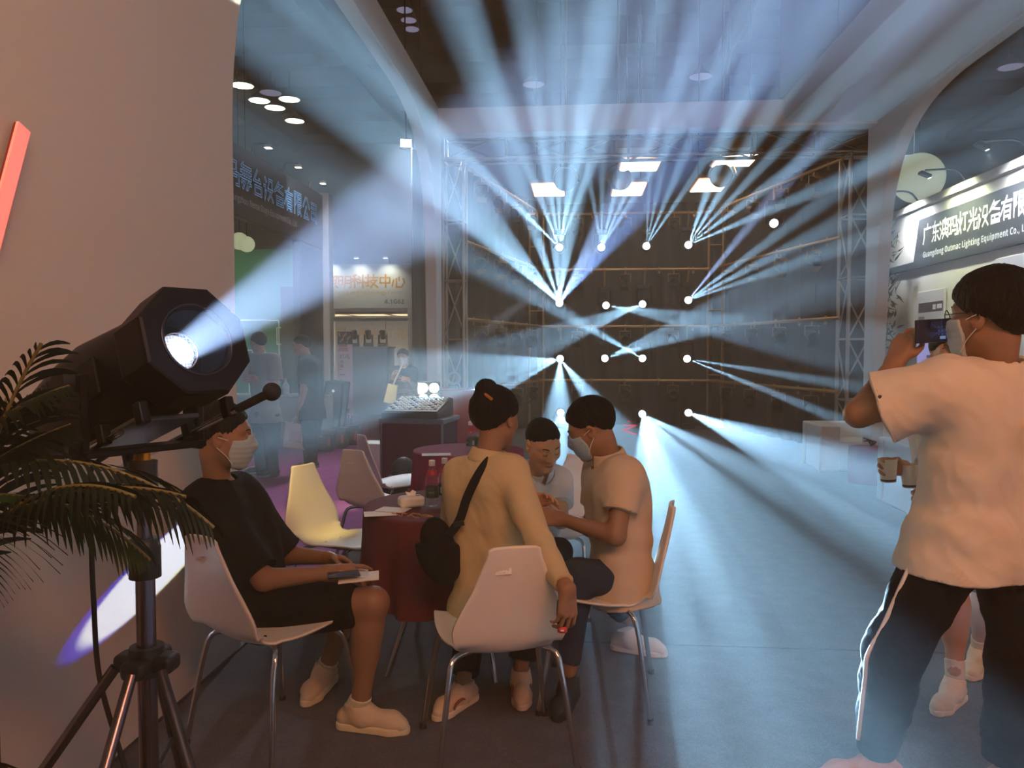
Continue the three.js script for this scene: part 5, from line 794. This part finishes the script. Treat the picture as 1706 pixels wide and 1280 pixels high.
  for (const [px, lab] of [[643, 'left'], [702, 'right']]) { const q = at(px, 600, 23); const t = thing('hanging_lamp', `slim hanging lamp on a cord inside the far stand, ${lab}`, 'lamp', [q.x, 2.0, q.z]); part('cord', rod([0, 0, 0], [0, .49, 0], .01, 5), M.blackMetal, t); part('shade', lathe([[0, 0], [.05, -.02], [.06, -.16], [0, -.16]], 12), M.steel, t); }
  // lectern-like counter, black silhouettes of machines on a shelf
  { const q = at(616, 640, 17.5); const t = thing('display_counter', 'grey boxy display counter in the far stand', 'counter', [q.x, 0, q.z]); part('body', rbox(1.0, 1.5, .7, .02).translate(0, .75, 0), std(0x8d8a92, .6), t); part('top', rbox(1.05, .04, .75, .01).translate(0, 1.52, 0), std(0xa09da4, .5), t);
    for (let i = 0; i < 3; i++) { const m = thing('small_stage_light', ['left', 'middle', 'right'][i] + ' small black stage light standing on the grey counter', 'stage light', [q.x - .35 + i * .33, 1.54, q.z]); part('base', rbox(.2, .08, .18, .02).translate(0, .04, 0), M.blackMetal, m); part('arm', rbox(.03, .2, .08, .01).translate(-.09, .17, 0), M.blackMetal, m); part('arm', rbox(.03, .2, .08, .01).translate(.09, .17, 0), M.blackMetal, m); part('head', lathe([[0, -.1], [.06, -.08], [.07, .1], [0, .1]], 14).rotateX(.5).translate(0, .26, 0), M.blackMetal, m); } }
  { const q = at(576, 690, 13.2), t = thing('roll_up_banner', 'tall slim pink printed banner with a dark skyline in the aisle', 'banner', [q.x, 0, q.z], .15); part('base', rbox(.32, .07, .16, .02).translate(0, .035, 0), M.steel, t); part('pole', rod([0, .05, -.03], [0, 1.85, -.03], .008, 6), M.steel, t);
    part('print', rbox(.26, 1.72, .012, .003).translate(0, .93, 0), std(0xb090a0, .7), t);
    const [g, m] = flatText(.25, 1.7, 128, 870, (x, W, H) => { x.fillStyle = '#c79aae'; x.fillRect(0, 0, W, H); x.fillStyle = '#1c1420'; x.fillRect(0, 0, W, 110); x.fillStyle = '#e8c8d8'; for (let i = 0; i < 12; i++) x.fillRect(10 + (i * 37) % 100, 8 + (i * 23) % 80, 6, 20); x.fillStyle = '#a02838'; x.fillRect(12, 110, 70, 24); x.fillRect(8, 140, 80, 34); x.strokeStyle = '#3c2834'; write(x, '灯光', 16, 196, 40, 5); x.save(); x.translate(20, 250); write(x, '设', 0, 0, 26, 4); write(x, '备', 0, 36, 26, 4); x.restore(); x.fillStyle = '#4a3040'; for (let i = 0; i < 9; i++) x.fillRect(14, 330 + i * 46, 20 + (i * 31) % 60, 6); x.fillStyle = '#2a1c26'; x.fillRect(20, 560, 70, 60); x.fillRect(20, 680, 76, 40); for (let i = 0; i < 9; i++) x.fillRect(i * 14, 790 - (i * 29) % 60, 12, 90); }); part('picture', g.translate(0, .93, .008), m, t); }
  // flight cases with orange marks and the LED battens on them
  for (const [px, py, lab] of [[545, 750, 'left'], [567, 745, 'middle'], [588, 740, 'right']]) { const q = floorAt(px, py), t = thing('flight_case', `low black flight case with an orange tag, ${lab} of three in the aisle`, 'case', [q.x, 0, q.z], .1); part('body', rbox(.22, .24, .28, .012).translate(0, .12, 0), M.darkPaint, t); part('lid', rbox(.23, .06, .29, .01).translate(0, .265, 0), M.blackMetal, t); part('tag', rbox(.035, .13, .006, .002).translate(.06, .14, .153), std(0xd05028, .6), t); part('latch', rbox(.05, .03, .012, .004).translate(-.06, .22, .155), M.steel, t); }
  for (const [px, D2, s] of [[548, 12.6, 'left'], [558, 12.9, 'right']]) { const q = at(px, 700, D2), t = thing('led_batten', `upright black LED batten with white points, ${s} one in the aisle`, 'stage light', [q.x, 0, q.z], 0); part('housing', rbox(.3, .95, .12, .02).translate(0, .476, 0).rotateZ(-.12), M.blackMetal, t); for (let i = 0; i < 5; i++) part('led', new THREE.SphereGeometry(.026, 6, 4).translate(-.02 + .04 * (i - 2) * .3, .2 + i * .15, .065).rotateZ(-.12), glow(0xe0e4ff, .49), t); }
  // table with a white cloth behind the two standing men
  { const q = floorAt(482, 745), t = thing('draped_table', 'long table under a white cloth behind the two standing men', 'table', [q.x - .2, 0, q.z - .3]); part('cloth', rbox(1.4, .76, .6, .02).translate(0, .382, 0), std(0xc9c6c0, .8), t); part('tabletop', rbox(1.44, .02, .64, .006).translate(0, .772, 0), std(0xd6d3cd, .7), t);
    const b = thing('bottle', 'white plastic bottle on the draped table between the two men', 'bottle', [q.x - .12, .783, q.z - .2]); part('body', lathe([[0, 0], [.05, 0], [.055, .02], [.055, .14], [.02, .2], [.02, .22], [0, .22]], 14), M.paper, b); part('cap', cyl(.022, .022, .03, 12).translate(0, .235, 0), M.paper, b);
    for (let i = 0; i < 3; i++) { const k = thing('small_box', ['left', 'middle', 'right'][i] + ' small grey box on the draped table in the aisle', 'box', [q.x - .45 + i * .13, .783, q.z - .12]); part('body', rbox(.1, .07, .1, .008).translate(0, .036, 0), std(0x6d716c, .6), k); part('lid', rbox(.104, .012, .104, .004).translate(0, .076, 0), std(0x8c908b, .6), k); } }
  // lighting console on its case, blinder and cube
  { const q = at(700, 700, 7.6), x = q.x, z = q.z; const t = thing('console_case', 'black flight case with aluminium edges under the lighting console', 'case', [x, 0, z], -.15); part('body', rbox(.62, .76, .5, .012).translate(0, .39, 0), std(0x4a2236, .6), t); part('lid_rim', rbox(.66, .05, .54, .01).translate(0, .79, 0), M.steel, t); for (const a of [-1, 1]) part('edge', rbox(.02, .76, .02, .004).translate(a * .31, .39, .25), M.steel, t); for (const a of [-1, 1]) for (const b of [-1, 1]) part('wheel', cyl(.03, .03, .02, 12).rotateZ(Math.PI / 2).translate(a * .25, .03, b * .18), M.rubber, t);
    const c = thing('lighting_console', 'lighting console with a slanted top full of pale keys', 'console', [x - .02, .817, z], -.15); part('chassis', prism([[-.24, 0], [.24, 0], [.24, .05], [-.24, .17]], .58, .01).rotateY(-Math.PI / 2), std(0x3c4648, .5), c);
    const s = Math.atan2(.12, .48); const face = part('panel', rbox(.54, .012, .46, .004).rotateX(s).translate(0, .117, 0), std(0x6a665c, .5), c);
    const key = rbox(.026, .014, .02, .003), km = [std(0xe8e0c8, .5), std(0x2a2c30, .5), std(0xb8a888, .5)]; for (let i = 0; i < 12; i++) for (let j = 0; j < 8; j++) { const kk = part('key', key, km[(i * 5 + j * 3) % 7 < 4 ? 0 : (i + j) % 2 + 1], face); kk.position.set(-.24 + i * .043, .126 - (-.19 + j * .05) * Math.tan(s) * 1.0, -.19 + j * .05); kk.rotation.x = s; } }
  { const q = at(714, 655, 8.6), t = thing('blinder_lamp', 'four-cell blinder lamp glowing white behind the console', 'stage light', q.toArray(), .2); part('housing', rbox(.26, .26, .1, .02), M.blackMetal, t); const cell = lathe([[.055, .03], [0, .0]], 10).rotateX(Math.PI / 2).translate(0, 0, .045); for (const a of [-1, 1]) for (const b of [-1, 1]) { const m = part('lamp_cell', cell, glow(0xfff4d8, 8), t); m.position.set(a * .06, b * .06, 0); } part('stand', rod([0, -.13, 0], [0, -q.y + .02, 0], .015), M.blackMetal, t); part('base', cyl(.16, .17, .02).translate(0, -q.y + .01, 0), M.blackMetal, t);
    spot('blinder_light', 0xfff2d0, 26, q.clone().add(V(.02, 0, .12)), q.clone().add(V(.3, -.1, 2)), 60, .8, .06); spot('blinder_light', 0xfff2d0, 50, q.clone().add(V(-.05, .05, .13)), at(668, 620, 10), 20, .8, .06); }
  { const q = floorAt(622, 800); solo('white_cube', rbox(.34, .42, .34, .015).translate(q.x, .21, q.z - .1), M.sofa, 'plain white cube seat beside the console case', 'stool'); }
  { const q = at(672, 770, 6.6), t = thing('floor_speaker', 'black ribbed floor speaker with a round top before the console case', 'speaker', [q.x, 0, q.z]); part('body', rbox(.26, .4, .24, .03).translate(0, .2, 0), M.darkPaint, t); part('dome', new THREE.SphereGeometry(.11, 20, 12).scale(1, 1.2, 1).translate(0, .42, 0), std(0x3a4a4c, .5), t); for (let i = 0; i < 6; i++) part('rib', rbox(.24, .012, .01, .003).translate(0, .08 + i * .045, .123), M.blackMetal, t); }
  // magenta draped stand behind the woman
  { const q = at(776, 690, 9.4); const t = thing('draped_counter', 'tall counter draped in magenta cloth behind the woman with the bun', 'counter', [q.x, 0, q.z]); const g = box(.75, .98, .5, 24, 1, 1).translate(0, .49, 0); part('cloth', g, M.magenta, t); part('top', rbox(.78, .02, .53, .006).translate(0, .992, 0), M.magenta, t); const l = thing('led_ring_lamp', 'small round silver lamp on the magenta counter', 'lamp', [q.x - .15, 1.003, q.z]); part('base', cyl(.05, .06, .03).translate(0, .015, 0), M.steel, l); part('ring', new THREE.TorusGeometry(.07, .02, 10, 24).translate(0, .12, 0), M.steel, l); }
  { const q = at(905, 725, 9.6), t = thing('display_box', 'white box on a red draped plinth behind the man with the lanyard', 'box', [q.x, 0, q.z]); part('plinth', rbox(.32, .44, .3, .01).translate(0, .22, 0), M.magenta, t); part('box', rbox(.26, .12, .24, .01).translate(0, .502, 0), M.whitePaint, t); }
  // aisle markings
  for (const [a, b, c, lab] of [[[405, 782], [436, 774], 0xc8a030, 'short yellow tape line on the purple carpet'], [[400, 757], [600, 748], 0x8060c8, 'long violet tape line across the purple carpet']]) { const A = floorAt(...a), Bp = floorAt(...b), m = A.clone().lerp(Bp, .5), L = A.distanceTo(Bp); solo('tape_line', box(L, .003, .05).rotateY(-Math.atan2(Bp.z - A.z, Bp.x - A.x)).translate(m.x, -.002, m.z), std(c, .6), lab, 'tape'); }
  // ---------- right side: stand with the dark banner, sofas ----------
  const XR = 4.75;
  struct('wall_stand_right', box(.16, 3.42, 9.8).translate(XR + .08, 1.71, -8.1), M.whiteWall);
  struct('trim_4', rbox(.34, .1, 9.7, .01).translate(XR + .1, 3.47, -8.0), M.whitePaint);
  { const q0 = at(1706, 404, 8.2), t = thing('stand_banner', 'dark grey banner board with white characters along the right stand', 'sign', [XR - .03, 2.93, -8.68], -Math.PI / 2);
    part('board', prism([[-2.75, -.33], [2.2, -.33], [2.2, .33], [-2.58, .33]], .05, .006).scale(1, 1, 1), std(0x3a3b40, .6), t); // local +x runs towards the viewer
    part('footing_strip', rbox(1.4, .1, .05, .01).translate(-3.3, -.28, 0), std(0x3a3b40, .6), t);
    const [g, m] = flatText(4.0, .6, 2048, 308, (x, W, H) => { x.fillStyle = '#3d3e43'; x.fillRect(0, 0, W, H); x.strokeStyle = '#f4f4f4'; x.save(); x.scale(.9, 1); write(x, '广东澳玛灯光设备有限公司', 48, 40, 124, 16, 1.11); x.restore(); x.fillStyle = '#e8e8e8'; x.font = 'bold 56px sans-serif'; x.fillText('Guangdong Outmac Lighting Equipment Co., Ltd', 40, 262); }); part('lettering', g.translate(-.5, 0, .028), m, t); }
  for (let i = 0; i < 4; i++) { const z = -11.4 + i * 1.35, t = thing('arm_light', ['farthest', 'third', 'second', 'nearest'][i] + ' bright arm light leaning over the right stand banner', 'lamp', [XR - .5, 3.62, z]); part('arm', tube([[.5, -.1, 0], [.35, .05, 0], [0, .05, 0]], .014, 6), M.steel, t); part('head', rbox(.14, .04, .1, .01).rotateZ(-.4), M.blackMetal, t); part('bulb', new THREE.PlaneGeometry(.11, .08).rotateX(Math.PI / 2).rotateZ(-.4).translate(.008, -.024, 0), glow(i % 2 ? 0xf0fff0 : 0xffffff, 6), t); spot('arm_light_lamp', i === 1 ? 0xf4ffd0 : 0xf4fbff, 12, V(XR - .48, 3.56, z), V(XR + .05, 2.9, z), 62, .9, .04); }
  { const t = thing('wall_screen', 'lilac glowing screen panel with rows of dark marks on the right stand wall', 'screen', [XR - .03, 1.42, -10.6], -Math.PI / 2); part('frame', rbox(1.3, .72, .04, .008), M.whitePaint, t); const tx = canvasTex(256, 140, (x, W, H) => { x.fillStyle = '#a9a2e8'; x.fillRect(0, 0, W, H); x.fillStyle = '#3c3a70'; for (let i = 0; i < 6; i++) x.fillRect(70 + i * 18, 40, 10, 14); x.fillRect(60, 74, 24, 8); x.fillRect(140, 74, 30, 10); }); part('display', new THREE.PlaneGeometry(1.24, .66).translate(0, 0, .024), new THREE.MeshStandardMaterial({ color: 0, emissive: 0xffffff, emissiveMap: tx, emissiveIntensity: .7 }), t); }
  for (const [z, y, w, h, lab] of [[-10.9, 2.02, .8, .5, 'white poster with a dark header, farther one on the right stand wall'], [-8.9, 2.25, .8, .5, 'white poster with a dark header, nearer one beside the filming man']]) { const t = thing('wall_poster', lab, 'poster', [XR - .02, y, z], -Math.PI / 2); part('board', rbox(w, h, .02, .004), M.paper, t); const [g, m] = flatText(w - .02, h - .02, 256, 160, (x, W, H) => { x.fillStyle = '#c8c6cc'; x.fillRect(0, 0, W, H); x.fillStyle = '#4a4452'; x.fillRect(10, 50, W - 20, 44); x.fillStyle = '#e0dce4'; x.fillRect(150, 62, 30, 22); x.fillRect(190, 62, 46, 20); x.fillStyle = '#6a6672'; x.fillRect(12, 112, 60, 20); }); part('print', g.translate(0, 0, .0115), m, t); }
  // sofas
  function sofa(x0, x1, z0, z1, h, label) { const cx = (x0 + x1) / 2, cz = (z0 + z1) / 2, w = x1 - x0, d = z1 - z0, t = thing('sofa', label, 'sofa', [cx, 0, cz]); part('seat', rbox(w - .06, .36, d * .9, .03).translate(.02, .19, 0), M.sofa, t); part('backrest', rbox(w, h, .16, .025).translate(0, h / 2 + .01, -d / 2 + .08), M.sofa, t); for (const k of [-1, 1]) part('armrest', rbox(.24, h, d - .17, .025).translate(k * (w / 2 - .12), h / 2 + .01, .083), M.sofa, t); }
  sofa(2.92, 4.15, -10.35, -9.6, .55, 'white boxy sofa at the right rear, before the truss tower');
  sofa(2.93, 3.58, -7.85, -7.05, .62, 'white boxy armchair nearer on the right, behind the cups');
  { const q = V(3.2, 0, -8.8), t = thing('side_table', 'small low table under a magenta cloth between the white sofas', 'table', q.toArray()); part('cloth', lathe([[0, .41], [.2, .41], [.206, .4], [.215, .02]], 28), M.magenta, t); const f = thing('dried_flowers', 'dark dried twigs lying on the magenta side table', 'decoration', [3.22, .412, -8.8]); for (let i = 0; i < 7; i++) part('twig', tube([[0, .01, 0], [rr(-.06, .06), .06, rr(-.05, .05)], [rr(-.14, .14), rr(.03, .1), rr(-.1, .1)]], .006, 5), std(0x3a2028, .8), f); }
  { const q = V(3.08, .63, -7.3); bottle(q.toArray(), 'clear bottle standing on the arm of the nearer white armchair', 'bottles on the white armchair', 1.1); }
  // bamboo by the right rear post
  { const t = thing('potted_bamboo', 'slim green bamboo plant against the white wall of the right stand', 'plant', [4.3, 0, -11.6]); part('pot', lathe([[0, 0], [.14, 0], [.18, .34], [.16, .34], [.15, .3], [0, .3]], 20), M.darkPaint, t);
    for (let i = 0; i < 6; i++) { const x = rr(-.1, .1), z = rr(-.15, .15); part('cane', tube([[x, .25, z], [x * 1.6, 1.6, z * 1.4], [x * 2.4, rr(2.6, 3.1), z * 2]], .012, 6), std(0x5a6a34, .6), t); }
    const leaf = new THREE.BufferGeometry(); leaf.setAttribute('position', new THREE.Float32BufferAttribute([0, 0, 0, -.016, .05, .004, .016, .05, .004, 0, .17, -.01], 3)); leaf.setIndex([0, 2, 1, 1, 2, 3]); leaf.computeVertexNormals(); leaf.setAttribute('uv', new THREE.Float32BufferAttribute([0, 0, 0, 1, 1, 0, 1, 1], 2));
    const im = new THREE.InstancedMesh(leaf, std(0x3a4a26, .6, 0, { side: THREE.DoubleSide }), 700), m4 = new THREE.Matrix4(), q = new THREE.Quaternion(), e = new THREE.Euler();
    for (let i = 0; i < 700; i++) { const h = rr(.9, 3.15), a = rr(0, 6.28), r = rr(.03, .3) * (1 - .2 * (h / 3.2)); e.set(rr(.6, 2.4), rr(0, 6.28), rr(-.5, .5)); m4.compose(V(Math.cos(a) * r, h + .08 * Math.sin(i), Math.sin(a) * r), q.setFromEuler(e), V(1, 1, 1).multiplyScalar(rr(.7, 1.3))); im.setMatrixAt(i, m4); }
    im.name = 'foliage'; im.userData.kind = 'stuff'; t.add(im); }
  // patch of red light on the near wall, added as a thin glowing strip
  { const A = V(-1.645, 0, 0); const p = at(46, 211, 2.2), q = at(-12, 412, 2.06); const c = V(-1.63, (p.y + q.y) / 2, (p.z + q.z) / 2), t = thing('red_light_patch', 'slanted red glowing strip added for the red light on the near wall, left edge', 'lamp', c.toArray()); const dir = V(0, p.y - q.y, p.z - q.z), L = dir.length(); t.rotation.x = Math.atan2(dir.z, dir.y); part('housing', rbox(.012, L, .05, .004), std(0x9a3030, .6), t); part('diffuser', box(.008, L - .002, .052).translate(.008, 0, 0), glow(0xff1a22, .9), t); }
}
renderer.render(scene, camera);
